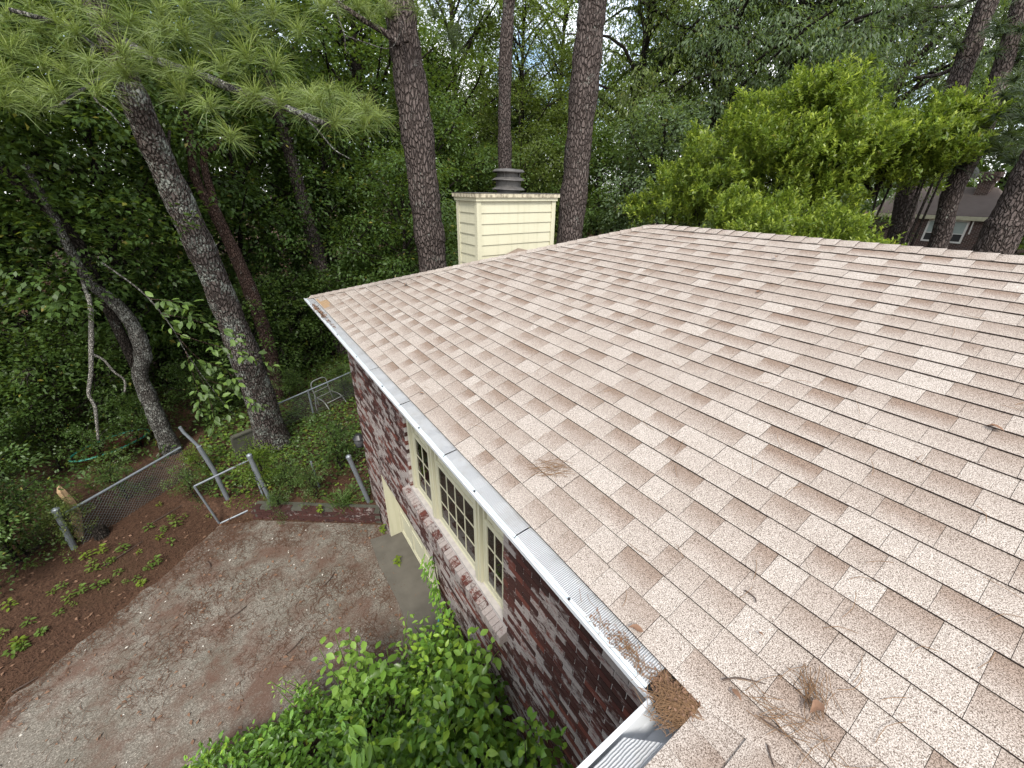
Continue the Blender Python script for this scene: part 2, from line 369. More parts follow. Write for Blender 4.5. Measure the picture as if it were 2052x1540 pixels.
def inframe(P, m=60):
    q = proj(P); return (q[..., 2] > .1) & (q[..., 0] > -m) & (q[..., 0] < 2052+m) & (q[..., 1] > -m) & (q[..., 1] < 1540+m)

# ================================================================== SETTING
def grid_axis(a, b, fine0, fine1, step, grow=1.25):
    xs = list(np.arange(fine0, fine1+1e-6, step)); s = step; x = fine1
    while x < b: s *= grow; x += s; xs.append(x)
    s = step; x = fine0
    while x > a: s *= grow; x -= s; xs.insert(0, x)
    return np.array(xs)
gx = grid_axis(-220, 260, -9, 3, .16); gy = grid_axis(-60, 300, 3, 15, .16)
X, Y = np.meshgrid(gx, gy, indexing='ij'); Z = gz(X, Y)
idx = np.arange(X.size).reshape(X.shape)
F = np.stack([idx[:-1, :-1], idx[1:, :-1], idx[1:, 1:], idx[:-1, 1:]], -1).reshape(-1, 4)
ground = structure(obj('ground', mesh('ground', np.stack([X, Y, Z], -1), F, 'ground', smooth=True)))

# driveway: one sheet with a ragged edge
out = []
def edge_pts(a, b, n, jit):
    a = np.array(a); b = np.array(b); d = b-a; nn = np.array([-d[1], d[0]])/np.linalg.norm(d)
    for i in range(n):
        t = i/n; q = a+d*t+nn*(jit*(fbm(*(a+d*t), 2.2)+.5*fbm(*(a+d*t+3), 7.5, 3))); out.append((q[0], q[1]))
edge_pts((.36, 6.22), (-1.78, 7.78), 24, .02); edge_pts((-1.78, 7.78), (-2.4, 7.98), 10, .05)
edge_pts((-2.4, 7.98), (-4.85, 5.8), 90, .11); edge_pts((-4.85, 5.8), (-14, -2.5), 120, .12)
out += [(-14, -9), (.36, -9)]
import mathutils.geometry as mg
tri = mg.tessellate_polygon([[Vector((a, b, 0)) for a, b in out]])
drive = structure(obj('driveway', mesh('driveway', [(a, b, 0) for a, b in out], [tuple(t) for t in tri], 'drive')))
for p in drive.data.polygons:
    if p.normal.z < 0: p.flip()
mb = MB()
ap = [(.60, 5.9), (-.02, 5.98), (-.06, 5.3), (-.03, 4.4), (-.08, 3.6), (-.05, 2.6), (-.07, 1.5), (.60, 1.5)]
mb.add([(a, b, .02) for a, b in ap]+[(a, b, -.02) for a, b in ap], [tuple(range(8))]+[(i+8, (i+1) % 8+8, (i+1) % 8, i) for i in range(8)])
structure(obj('concrete_apron', mb.mesh('apron', 'concrete')))

# ================================================================== HOUSE
L_, W_, T_ = 7.2038, 3.7720, .33707
SA = math.atan(T_); CS, SN = math.cos(SA), math.sin(SA); EXP = .143; EH = EXP*CS
T2 = .07                                     # the low porch roof by the camera
HB = np.array([3.77, 3.4, 0.])
house = thing('brick_house', 'whitewashed brick house with tan shingle hip roof, cream trim and siding chimney', 'house', HB)
def hpart(name, me, parent=None): return obj(name, me, parent or house)
def hmesh(mb, name, mats, **k): return mb.mesh(name, mats, HB, **k)

# --- roof planes: origin, along, upslope, rise limits
deckmb = MB()
e0 = np.array([0, 0, EZ])
def pl(x, y, z): return (x, y, EZ+z)
rz = W_*T_
deckmb.add([pl(.01, L_, -.02), pl(.01, -.05, -.02), pl(W_, -3.6, rz-.012), pl(W_, L_-W_, rz-.012), pl(.01, -3.6, -.02)], [(0, 1, 4, 2, 3)])
deckmb.add([pl(.01, L_-.01, -.02), pl(W_, L_-W_, rz-.012), pl(2*W_, L_-.01, -.02)], [(0, 1, 2)])
deckmb.add([pl(2*W_, L_, -.02), pl(W_, L_-W_, rz-.012), pl(W_, -3.6, rz-.012), pl(2*W_, -3.6, -.02)], [(0, 1, 2, 3)])
deckmb.add([pl(.02, -.005, -.015), pl(-4.2, -.005, -.015), pl(-4.2, -3.6, 3.6*T2-.015), pl(.02+3.6*T2/T_, -3.6, 3.6*T2-.015)], [(0, 1, 2, 3)])
deckmb.add([pl(0, L_, -.03), pl(.6, L_-.6, -.03), pl(.6, 0, -.03), pl(0, 0, -.03)], [(0, 1, 2, 3)])        # soffit
roof = hpart('roof', hmesh(deckmb, 'roof', 'deck'))

WID = [.085, .125, .165, .21, .27]; TON = [0, .25, .45, .65, .85, 1.0]
H0, H1 = .0145, .006
def shingle_geom(mb, O, a, b, n, y0, y1, yt0, yt1, s0, s1, tone, rd, lift=0):
    """wedge: thick dark butt at the lower end"""
    q = lambda y, s, h: O+a*y+b*s+n*(h+lift)
    vs = [q(y0, s0, H0), q(y1, s0, H0), q(yt1, s1, H1), q(yt0, s1, H1), q(y0, s0, 0), q(y1, s0, 0), q(yt1, s1, 0), q(yt0, s1, 0)]
    c = [(tone, 0, rd), (tone, 0, rd), (tone, 1, rd), (tone, 1, rd)]+[(1, 1, rd)]*4
    mb.add(vs, [(0, 1, 2, 3)], 0, c[:4]) if False else None
    bidx = len(mb.v); mb.v += [tuple(v) for v in vs]; mb.c += c
    mb.f += [tuple(bidx+i for i in f) for f in ((0, 1, 2, 3), (5, 1, 0, 4), (4, 0, 3, 7), (1, 5, 6, 2))]; mb.m += [0, 1, 1, 1]
pieces = []                                   # candidates for single shingle objects
stuffmb = MB()
def lay(O, a, b, n, ncourse, lo, hi, single=False, hexp=EXP):
    for k in range(ncourse):
        s0 = k*hexp; s1 = s0+hexp+.004
        y = lo(s0); yt = lo(s1); end = hi(s0); endt = hi(s1); y -= random.uniform(0, .2) if abs(y-yt) < 1e-6 else 0
        first = True; prev = 0; dy = random.uniform(-.0025, .0025)
        while y < end-.005:
            wi = random.choices(range(5), [1, 3, 4, 3, 1])[0]; wd = WID[wi]
            ti = random.choices(range(6), [6, 4, 3, 3, 3, 3])[0]
            if (ti > 2) == (prev > 2) and random.random() < .55: ti = (ti+3) % 6
            prev = ti; y1 = y+wd; rd = random.random()
            clip = False; yt0, yt1 = y, y1
            if first and lo(s1) != lo(s0): yt0 = lo(s1); clip = True
            if y1 > min(end, endt)-.02:
                y1 = end; yt1 = endt; clip = True
                if yt1 <= yt0: yt0 = yt1-.001
            first = False; lift = random.uniform(0, .0035)
            if single and not clip: pieces.append((O, a, b, n, y, s0+dy, wi, ti, wd, lift, rd))
            else: shingle_geom(stuffmb, O, a, b, n, y+.0008, y1-.0008, yt0, yt1, s0+dy, s1, TON[ti], rd, lift)
            if y1 >= end: break
            y = y1
nC = 28
lay(np.array([0, 0, EZ]), np.array([0, 1., 0]), np.array([CS, 0, SN]), np.array([-SN, 0, CS]), nC,
    lambda s: max(-3.55, -s*CS*T_/T2), lambda s: L_-s*CS, True)
lay(np.array([0, L_, EZ]), np.array([1., 0, 0]), np.array([0, -CS, SN]), np.array([0, SN, CS]), nC, lambda s: s*CS, lambda s: 2*W_-s*CS)
lay(np.array([2*W_, 0, EZ]), np.array([0, -1., 0]), np.array([-CS, 0, SN]), np.array([SN, 0, CS]), nC, lambda s: -L_+s*CS, lambda s: 3.55)
sa2 = math.atan(T2)
lay(np.array([0, 0, EZ]), np.array([-1., 0, 0]), np.array([0, -math.cos(sa2), math.sin(sa2)]), np.array([0, math.sin(sa2), math.cos(sa2)]), 24,
    lambda s: -s*math.cos(sa2)*T2/T_-.0, lambda s: 4.2)
# rank the single shingles by how large they show
sc_ = []
for i, q in enumerate(pieces):
    O, a, b, n, y, s, wi, ti, wd, lift, rd = q
    P = np.array([O+a*y+b*s, O+a*(y+wd)+b*s, O+a*(y+wd)+b*(s+EXP), O+a*y+b*(s+EXP)])
    ctr = P.mean(0); ok = inframe(ctr, 20); pq = proj(P)[:, :2]
    ar = abs(sum(pq[j, 0]*pq[(j+1) % 4, 1]-pq[(j+1) % 4, 0]*pq[j, 1] for j in range(4)))/2
    sc_.append(ar if ok else 0)
order = np.argsort(sc_)[::-1]; single = set(order[:300].tolist())
SH = {}
def shingle_mesh(wi, ti):
    if (wi, ti) not in SH:
        mb = MB(); shingle_geom(mb, np.zeros(3), np.array([1., 0, 0]), np.array([0, 1., 0]), np.array([0, 0, 1.]), .0008, WID[wi]-.0008, .0008, WID[wi]-.0008, 0, EXP+.004, TON[ti], random.random())
        SH[wi, ti] = mb.mesh('shingle', ['shingle', 'edge'], usec=True)
    return SH[wi, ti]
for i, q in enumerate(pieces):
    O, a, b, n, y, s, wi, ti, wd, lift, rd = q
    if i in single:
        # mesh axes: x along the eave, y upslope, z out of the roof (mirrored pair kept right-handed)
        p = O+a*y+b*s+n*lift-HB; aa = -a; p = p+a*wd
        m = Matrix(((aa[0], b[0], n[0], p[0]), (aa[1], b[1], n[1], p[1]), (aa[2], b[2], n[2], p[2]), (0, 0, 0, 1)))
        obj('shingle', shingle_mesh(wi, ti), roof, mtx=m)
    else: shingle_geom(stuffmb, O, a, b, n, y+.0008, y+wd-.0008, y+.0008, y+wd-.0008, s, s+EXP+.004, TON[ti], rd, lift)
# rust-stained tabs by the far corner
stuff(hpart('shingle_courses', hmesh(stuffmb, 'shingle_courses', ['shingle', 'edge'], usec=True), roof))
mb = MB()
for k in range(5):
    y = L_-.42-.13*k; O = np.array([0, 0, EZ]); shingle_geom(mb, O, np.array([0, 1., 0]), np.array([CS, 0, SN]), np.array([-SN, 0, CS]), y, y+.127, y, y+.127, .012, EXP-.005, 1, .5, .003)
hpart('rust_stain', hmesh(mb, 'rust_stain', ['patch', 'edge'], usec=True), roof)
# hip and ridge caps
def cap(P0, P1, tone0=.2, n_side=None):
    P0 = np.array(P0); P1 = np.array(P1); d = P1-P0; Ln = np.linalg.norm(d); d = d/Ln; s = np.cross(d, [0, 0, 1.]); s /= np.linalg.norm(s); u = np.cross(s, d)
    k = int(Ln/EXP); drop = .105*n_side
    for i in range(k):
        a = P0+d*(i*Ln/k); b = a+d*(Ln/k+.03); h0, h1 = .027, .018; t = random.choice(TON[:5]); rd = random.random(); wv = random.uniform(-.004, .004)
        vs = []
        for q, h in ((a, h0), (b, h1)):
            vs += [q+s*(-.115+wv)+u*(h-drop-.008), q+s*-.03+u*(h-.008), q+u*h, q+s*.03+u*(h-.008), q+s*(.115+wv)+u*(h-drop-.008)]
        mb = MB(); mb.v = [tuple(np.array(v)-HB) for v in vs]+[tuple(np.array(v)-HB-u*.02) for v in vs[:5]]
        mb.c = [(t, 0, rd)]*5+[(t, .6, rd)]*5+[(1, 1, 1)]*5
        mb.f = [(j, j+1, j+6, j+5) for j in range(4)]+[(10+j, 11+j, j+1, j) for j in range(4)]; mb.m = [0]*4+[1]*4
        obj('cap_shingle', mb.mesh('cap_shingle', ['shingle', 'edge'], usec=True), roof)
tip = (W_, L_-W_, EZ+rz)
cap((-.01, L_+.01, EZ), tip, n_side=T_*.72)
cap((2*W_, L_, EZ), tip, n_side=T_*.72)
cap((W_, -.9, EZ+rz), (W_, L_-W_-.09, EZ+rz), n_side=T_)

# --- gutters and guards
gm = MB()
prof = [(.0, -.025), (.0, -.125), (-.075, -.125), (-.10, -.09), (-.118, -.045), (-.128, -.040), (-.130, -.012), (-.118, -.010), (-.112, -.02)]
def gut_run(mb, pts_of, y0, y1, m_of=lambda i: 0):
    a = [pts_of(x, z, y0) for x, z in prof]; b = [pts_of(x, z, y1) for x, z in prof]; k = len(prof)
    mb.add(a+b, [(i, i+1, k+i+1, k+i) for i in range(k-1)])
main_at = lambda x, z, y: (x, y+(.0 if y > 1 else -x), EZ+z)
gut_run(gm, main_at, .003, L_+.03)
gm.add([(x, L_+.03, EZ+z) for x, z in prof], [tuple(range(len(prof)))])
gutter = hpart('gutter', hmesh(gm, 'gutter', 'white'))
g2 = MB(); gut_run(g2, lambda x, z, y: (y-(0 if y < -1 else -x), -x, EZ+z), -.003, -4.2); hpart('gutter', hmesh(g2, 'porch_gutter', 'white'))
n_p = 8
for i in range(n_p):
    y0 = .16+(L_-.16)*i/n_p; y1 = .16+(L_-.16)*(i+1)/n_p-.006; m2 = MB(); st = 10
    for k in range(st+1):
        y = y0+(y1-y0)*k/st; sg = .004*math.sin(k*2.1+i)
        m2.v += [(.03, y, EZ+.004), (-.04, y, EZ-.004+sg), (-.098, y, EZ-.010+sg), (-.105, y, EZ-.016), (-.112, y, EZ-.016)]
    m2.f = [(5*k+j, 5*k+j+1, 5*k+5+j+1, 5*k+5+j) for k in range(st) for j in range(4)]; m2.m = [0 if j < 2 else 1 for k in range(st) for j in range(4)]; m2.c = [(0, 0, 0)]*len(m2.v)
    hpart('guard_panel', hmesh(m2, 'guard_panel', ['guard', 'sky_tint_alu']), gutter)
    m3 = MB(); c = (-.108, (y0+y1)/2, EZ-.014); m3.tube([np.array(c), np.array(c)+np.array([0, 0, .006])], .007, 6); hpart('screw', hmesh(m3, 'screw', 'black'), gutter)
m2 = MB(); m2.add([(-.16, -.03, EZ+.002), (-4.1, -.03, EZ+.002), (-4.1, .10, EZ-.012), (-.30, .10, EZ-.012)], [(0, 1, 2, 3)])
hpart('guard_panel', hmesh(m2, 'porch_guard', 'guard'), gutter)
m2 = MB(); m2.box((.0, .02, EZ-.17), (.025, L_-.02, EZ-.022)); m2.box((-4.2, -.03, EZ-.17), (-.002, -.005, EZ-.022)); hpart('fascia', hmesh(m2, 'fascia', 'cream'))

# --- walls: mortar backing with openings, bricks in front
XW = .335; CY = L_-.34
WIN = (1.82, 4.17, EZ-2.08, EZ-.50); GAR = (3.45, 5.86, -.1, EZ-2.93); SIL = (1.75, 4.30, EZ-2.27, EZ-2.08)
openings = [WIN, GAR, SIL]
wb = MB(); ys = sorted({-3.5, WIN[0]-.008, WIN[1]+.008, GAR[0]-.008, GAR[1]+.008, SIL[0], SIL[1], CY-.008}); zs = sorted({-.25, WIN[2]-.0, WIN[3]+.008, GAR[3]+.008, SIL[2], SIL[3]-.001, EZ-.05})
def inside(y, z): return any(o[0]-.006 < y < o[1]+.006 and o[2]-.006 < z < o[3]+.006 for o in (WIN, GAR))
for i in range(len(ys)-1):
    for j in range(len(zs)-1):
        if zs[j+1]-zs[j] < .004 or inside((ys[i]+ys[i+1])/2, (zs[j]+zs[j+1])/2): continue
        wb.box((XW+.008, ys[i], zs[j]), (XW+.22, ys[i+1], zs[j+1]))
XB = 2*W_-.33
wb.box((XW+.23, CY-.2, -.25), (XB, CY-.009, EZ-.05)); wb.box((XB-.2, -3.5, -.25), (XB, CY-.2, EZ-.05)); wb.box((-4.0, -.42, -.25), (XW+.007, -.35, EZ-.2))
wall = hpart('wall', hmesh(wb, 'wall', 'mortar'))
BL, BH, BD, CO = .2030, .0575, .10, .0677
bricks = []                                  # (x,y,z, size, axis)
def course_bricks(k):
    z0 = -.20+k*CO; off = 0 if k % 2 else .1065; y = CY-.001
    first = True
    while y > -3.2:
        ln = (.0965 if (first and k % 2 == 0) else BL); y0 = y-ln; first = False
        a, b = y0, y
        zc = z0+BH/2; segs = [(a, b)]
        for o in openings:
            if o[2]-.01 < zc < o[3]+.004:
                ns = []
                for (p, q) in segs:
                    if q <= o[0] or p >= o[1]: ns.append((p, q)); continue
                    if p < o[0]-.03: ns.append((p, o[0]))
                    if q > o[1]+.03: ns.append((o[1], q))
                segs = ns
        for p, q in segs: bricks.append((p, q, z0))
        y = y0-.0105
kz = int((EZ-.05+.20)/CO)
for k in range(kz): course_bricks(k)
def brick_box(mb, p, q, z0, dx, tone, per): mb.box((XW+dx, p, z0), (XW+BD, q, z0+BH), 0, (tone, per, 0))
bs = []
for (p, q, z0) in bricks:
    c = np.array([XW, (p+q)/2, z0+BH/2]); u = proj(c)
    vis = inframe(c, 0) and abs(q-p-BL) < .002 and z0 < EZ-.15
    P = proj(np.array([[XW, p, z0], [XW, q, z0], [XW, q, z0+BH], [XW, p, z0+BH]]))[:, :2]
    ar = abs(sum(P[j, 0]*P[(j+1) % 4, 1]-P[(j+1) % 4, 0]*P[j, 1] for j in range(4)))/2
    # the leafy bank hides the lowest right part of the wall
    if (p < 2.6 and z0 < 2.0): ar = 0
    bs.append(ar if vis else 0)
order = np.argsort(bs)[::-1]; single = set(order[:300].tolist()); BM = {}; mbs = MB()
def rtone(): return min(1, max(0, random.choice([.05, .15, .3, .3, .45, .6, .8, .95])+random.uniform(-.06, .06)))
for i, (p, q, z0) in enumerate(bricks):
    if i in single:
        t = random.randrange(18)
        if t not in BM:
            m2 = MB(); m2.box((0, 0, 0), (BD, BL, BH), 0, (rtone(), random.random(), 0)); BM[t] = m2.mesh('brick', 'brick', usec=True)
        obj('brick', BM[t], wall, loc=np.array([XW+random.uniform(-.002, .003), p, z0])-HB)
    else: brick_box(mbs, p, q, z0, random.uniform(-.002, .003), rtone(), random.random())
# far end wall bricks seen round the corner
for k in range(kz):
    z0 = -.20+k*CO; x = XW+.11
    while x < 2.2:
        mbs.box((x+random.uniform(0, .004), CY-BD, z0), (x+BL, CY+random.uniform(-.002, .002), z0+BH), 0, (rtone(), random.random(), 0)); x += BL+.0105
stuff(hpart('bricks', hmesh(mbs, 'bricks', 'brick', usec=True), wall))

# --- rowlock brick sill under the window
m2 = MB(); m2.add([(XW-.075, SIL[0]+.01, SIL[2]+.012), (XW+.12, SIL[0]+.01, SIL[2]+.012), (XW+.12, SIL[1]-.01, SIL[2]+.012), (XW-.075, SIL[1]-.01, SIL[2]+.012), (XW-.075, SIL[0]+.01, SIL[2]+.105), (XW+.12, SIL[0]+.01, SIL[2]+.16), (XW+.12, SIL[1]-.01, SIL[2]+.16), (XW-.075, SIL[1]-.01, SIL[2]+.105)], [(3, 2, 1, 0), (4, 5, 6, 7), (0, 1, 5, 4), (1, 2, 6, 5), (2, 3, 7, 6), (3, 0, 4, 7)]); sill = hpart('brick_sill', hmesh(m2, 'brick_sill', 'mortar'))
y = SIL[0]; RM = []
for t in range(10):
    m2 = MB(); t1, p1 = rtone(), .35+.65*random.random(); a = [(-.085, 0, 0), (.13, 0, 0), (.13, .0575, 0), (-.085, .0575, 0), (-.085, 0, .12), (.13, 0, .178), (.13, .0575, .178), (-.085, .0575, .12)]
    m2.add(a, [(3, 2, 1, 0), (4, 5, 6, 7), (0, 1, 5, 4), (1, 2, 6, 5), (2, 3, 7, 6), (3, 0, 4, 7)], 0, (t1, p1, 0)); RM.append(m2.mesh('sill_brick', 'brick', usec=True))
while y < SIL[1]-.05:
    obj('brick', random.choice(RM), sill, loc=np.array([XW+random.uniform(-.006, .004), y, SIL[2]-.003+random.uniform(-.004, .004)])-HB); y += .0675

# --- window: three sash units
Y0, Y1, Z0, Z1 = WIN; XF = XW+.075
m2 = MB(); m2.add([(XW+.012, Y0+.002, Z0-.012), (XW+.012, Y1-.002, Z0-.012), (XF+.10, Y1-.002, Z0+.02), (XF+.10, Y0+.002, Z0+.02), (XW+.012, Y0+.002, Z0-.05), (XW+.012, Y1-.002, Z0-.05), (XF+.10, Y1-.002, Z0-.05), (XF+.10, Y0+.002, Z0-.05)],
    [(0, 3, 2, 1), (0, 1, 5, 4), (4, 5, 6, 7), (1, 2, 6, 5), (2, 3, 7, 6), (3, 0, 4, 7)])
hpart('window_sill', hmesh(m2, 'window_sill', 'cream'))
m2 = MB(); m2.box((XF-.035, Y0+.003, Z0+.012), (XF+.06, Y0+.065, Z1)); m2.box((XF-.035, Y1-.065, Z0+.012), (XF+.06, Y1-.003, Z1)); m2.box((XF-.033, Y0+.066, Z1-.07), (XF+.06, Y1-.066, Z1-.002))
hpart('window_casing', hmesh(m2, 'window_casing', 'cream'))
UN = [(Y0+.066, 2.30, 2), (2.42, 3.40, 4), (3.52, Y1-.066, 2)]
for a, b in ((2.302, 2.418), (3.402, 3.518)):
    m2 = MB(); m2.box((XF-.035, a, Z0+.012), (XF+.06, b, Z1-.071)); m2.box((XF-.05, a+.035, Z0+.012), (XF-.036, b-.035, Z1-.071)); hpart('mullion', hmesh(m2, 'mullion', 'cream'))
ZM = EZ-1.17
for (a, b, nc) in UN:
    fr = MB(); s = .035; x0 = XF+.0
    fr.box((x0, a+.002, Z0+.022), (x0+.045, a+s, Z1-.072)); fr.box((x0, b-s, Z0+.022), (x0+.045, b-.002, Z1-.072))
    win = hpart('window', hmesh(fr, 'window', 'cream'))
    for (za, zb, xo) in ((Z0+.024, ZM, .003), (ZM+.002, Z1-.073, .028)):
        sash = MB(); xa = x0+xo
        sash.box((xa, a+s+.001, za), (xa+.022, b-s-.001, za+.055)); sash.box((xa, a+s+.001, zb-.042), (xa+.022, b-s-.001, zb))
        sash.box((xa, a+s+.001, za+.056), (xa+.022, a+s+.035, zb-.043)); sash.box((xa, b-s-.035, za+.056), (xa+.022, b-s-.001, zb-.043))
        hpart('sash', hmesh(sash, 'sash', 'cream'), win)
        ia, ib = a+s+.036, b-s-.036; ja, jb = za+.057, zb-.044; nr = 3 if za < ZM-.1 else 2
        cw = (ib-ia)/nc; rh = (jb-ja)/nr
        for c in range(1, nc):
            mu = MB(); yy = ia+c*cw; mu.box((xa+.002, yy-.008, ja), (xa+.018, yy+.008, jb)); hpart('muntin', hmesh(mu, 'muntin', 'cream'), win)
        for r in range(1, nr):
            mu = MB(); zz = ja+r*rh; mu.box((xa+.003, ia, zz-.008), (xa+.0175, ib, zz+.008)); hpart('muntin', hmesh(mu, 'muntin', 'cream'), win)
        for c in range(nc):
            for r in range(nr):
                pn = MB(); pn.box((xa+.008, ia+c*cw+.0085, ja+r*rh+.0085), (xa+.012, ia+(c+1)*cw-.0085, ja+(r+1)*rh-.0085)); hpart('pane', hmesh(pn, 'pane', 'glass'), win)
    cu = MB(); k = 40; pts = []
    for i in range(k+1):
        yy = a+.05+(b-a-.1)*i/k; xx = XF+.085+.012*math.sin(i*1.35)+.006*math.sin(i*3.3)
        pts += [(xx, yy, Z0+.10), (xx, yy, Z1-.02)]
    cu.v = pts; cu.c = [(0, 0, 0)]*len(pts); cu.f = [(2*i, 2*i+2, 2*i+3, 2*i+1) for i in range(k)]; cu.m = [0]*k
    hpart('curtain', hmesh(cu, 'curtain', 'curtain'), win)
m2 = MB(); m2.box((XF+.9, Y0-.3, Z0-.3), (XF+.95, Y1+.3, Z1+.3)); hpart('unlit_room_backing', hmesh(m2, 'unlit_room_backing', 'dark'))  # near-black sheet paints in the unlit room behind the window

# --- garage door in its deep cream reveal
XD = .61; a, b, zb = GAR[0], GAR[1], GAR[3]
m2 = MB(); m2.box((XW+.012, b-.03, .0), (XD, b-.002, zb-.004)); m2.box((XW+.012, a+.002, .0), (XD, a+.03, zb-.004)); m2.box((XW+.012, a+.031, zb-.03), (XD, b-.031, zb-.004)); hpart('door_jamb', hmesh(m2, 'door_jamb', 'cream'))
m2 = MB(); m2.box((XD-.02, a+.031, .03), (XD+.03, b-.031, zb-.031)); gd = hpart('garage_door', hmesh(m2, 'garage_door', 'cream'))
for c in range(4):
    for r in range(3):
        cw = (b-a-.07)/4; rh = (zb-.07)/3; y0 = a+.035+c*cw; z0 = .035+r*rh
        pn = MB(); d = .05
        for (pa, pb, qa, qb) in ((0, cw, 0, d), (0, cw, rh-d, rh), (0, d, d, rh-d), (cw-d, cw, d, rh-d)):
            pn.box((XD-.036, y0+pa+.002, z0+qa+.002), (XD-.0205, y0+pb-.002, z0+qb-.002))
        hpart('panel_frame', hmesh(pn, 'panel_frame', 'cream'), gd)
m2 = MB(); m2.box((XD-.045, a+.04, .005), (XD-.0205, b-.04, .032)); hpart('bottom_rail', hmesh(m2, 'bottom_rail', 'cream'), gd)

# --- chimney chase
CX0, CX1, CY0, CY1 = 2.478, 4.125, 5.9, 6.62; CT = EZ+1.60
m2 = MB(); m2.box((CX0+.03, CY0+.03, EZ-.3), (CX1-.03, CY1-.03, CT-.02)); chim = hpart('chimney', hmesh(m2, 'chimney', 'cream'))
def sub(m2, name, mats): return hpart(name, hmesh(m2, name, mats), chim)
BHT = .168; tr = .085
zt = CT-.11; k = 0
while zt > EZ-.05:
    z0 = zt-BHT
    for (ax, u0, u1) in (('f', CX0+tr, CX1-tr), ('b', CX0+tr, CX1-tr), ('l', CY0+tr, CY1-tr), ('r', CY0+tr, CY1-tr)):
        m2 = MB(); h = .014; d0 = .030
        def q(u, dd, z):
            if ax == 'f': return (u, CY0+d0-dd, z)
            if ax == 'b': return (u, CY1-d0+dd, z)
            if ax == 'l': return (CX0+d0-dd, u, z)
            return (CX1-d0+dd, u, z)
        m2.add([q(u0, h+.006, z0), q(u1, h+.006, z0), q(u1, .004, zt), q(u0, .004, zt), q(u0, 0, z0), q(u1, 0, z0), q(u1, 0, zt), q(u0, 0, zt)], [(0, 1, 2, 3), (4, 5, 1, 0), (3, 2, 6, 7), (0, 3, 7, 4), (1, 5, 6, 2)])
        sub(m2, 'siding_board', 'cream')
    zt = z0
for (x, y) in ((CX0, CY0), (CX1, CY0), (CX0, CY1), (CX1, CY1)):
    sx = 1 if x == CX0 else -1; sy = 1 if y == CY0 else -1; m2 = MB()
    m2.box((x, y, EZ-.3), (x+sx*tr, y+sy*.024, CT-.102)); m2.box((x+sx*.0005, y+sy*.0245, EZ-.3), (x+sx*.024, y+sy*tr, CT-.102)); sub(m2, 'corner_board', 'cream')
m2 = MB(); o = .022; m2.box((CX0-o, CY0-o, CT-.10), (CX1+o, CY1+o, CT-.045)); sub(m2, 'frieze_board', 'cream')
m2 = MB(); o = .048; m2.box((CX0-o, CY0-o, CT-.044), (CX1+o, CY1+o, CT+.012)); sub(m2, 'cap_board', 'stained')
m2 = MB(); o = .052; m2.box((CX0-o, CY0-o, CT+.013), (CX1+o, CY1+o, CT+.022)); sub(m2, 'metal_cap', 'flue')
# cricket on the uphill side
zc = EZ+(L_-CY0)*T_; hw = (CX1-CX0)/2; xm = (CX0+CX1)/2; ck = MB()
ck.add([(CX0, CY0-.003, zc+.02), (CX1, CY0-.003, zc+.02), (xm, CY0-.003, zc+.02+hw*T_*1.0), (xm, CY0-.85, zc+.02+hw*T_*1.0)], [(0, 2, 3), (2, 1, 3)], 0, (.9, .9, .5)); hpart('cricket', hmesh(ck, 'cricket', 'shingle', usec=True), roof)
fx, fy = 3.335, 6.27; zb = CT+.02
def ring(name, prof, seg=28):
    m2 = MB(); 
    for (r, z) in prof:
        for i in range(seg): th = 6.2832*i/seg; rr = r*(1+.012*math.sin(3*th+z*9)); m2.v.append((fx+rr*math.cos(th), fy+rr*math.sin(th), z+.006*math.sin(2*th+1.2)*(1 if r > .24 else 0)))
    m2.c = [(0, 0, 0)]*len(m2.v); k = len(prof)
    m2.f = [(j*seg+i, j*seg+(i+1) % seg, (j+1)*seg+(i+1) % seg, (j+1)*seg+i) for j in range(k-1) for i in range(seg)]; m2.m = [0]*len(m2.f)
    hpart(name, m2.mesh(name, 'flue', HB, smooth=False), chim)
ring('flue_collar', [(.20, zb), (.20, zb+.06)]); ring('flue_skirt', [(.29, zb+.052), (.285, zb+.06), (.21, zb+.105), (.20, zb+.10)])
ring('flue_band', [(.218, zb+.095), (.222, zb+.20), (.2, zb+.20)]); ring('flue_skirt', [(.285, zb+.198), (.28, zb+.207), (.215, zb+.25), (.2, zb+.245)])
ring('flue_band', [(.19, zb+.24), (.19, zb+.33)]); ring('flue_lid', [(.275, zb+.322), (.278, zb+.335), (.245, zb+.365), (.0, zb+.385)])
for i in range(4):
    th = .6+1.5708*i; m2 = MB(); m2.box((fx+.2*math.cos(th)-.012, fy+.2*math.sin(th)-.012, zb+.24), (fx+.2*math.cos(th)+.012, fy+.2*math.sin(th)+.012, zb+.33)); sub(m2, 'flue_strut', 'flue')

# ================================================================== RETAINING WALL, FENCES, SMALL THINGS
A = np.array([.30, 6.32]); B = np.array([-1.80, 7.86]); d = (B-A)/np.linalg.norm(B-A); nn = np.array([-d[1], d[0]])
if nn @ np.array([.59, .807]) < 0: nn = -nn
Ln = np.linalg.norm(B-A)
rw = thing('retaining_wall', 'low weathered brick retaining wall at the far edge of the driveway', 'wall', (A[0], A[1], 0))
m2 = MB()
def rwp(s, o, z): return (A[0]+d[0]*s+nn[0]*o, A[1]+d[1]*s+nn[1]*o, z)
m2.add([rwp(0, .012, -.1), rwp(Ln, .012, -.1), rwp(Ln, .2, -.1), rwp(0, .2, -.1), rwp(0, .012, .285), rwp(Ln, .012, .285), rwp(Ln, .2, .285), rwp(0, .2, .285)], [(3, 2, 1, 0), (4, 5, 6, 7), (0, 1, 5, 4), (1, 2, 6, 5), (2, 3, 7, 6), (3, 0, 4, 7)])
obj('mortar_core', m2.mesh('mortar_core', 'slab', (A[0], A[1], 0)), rw)
RB = []
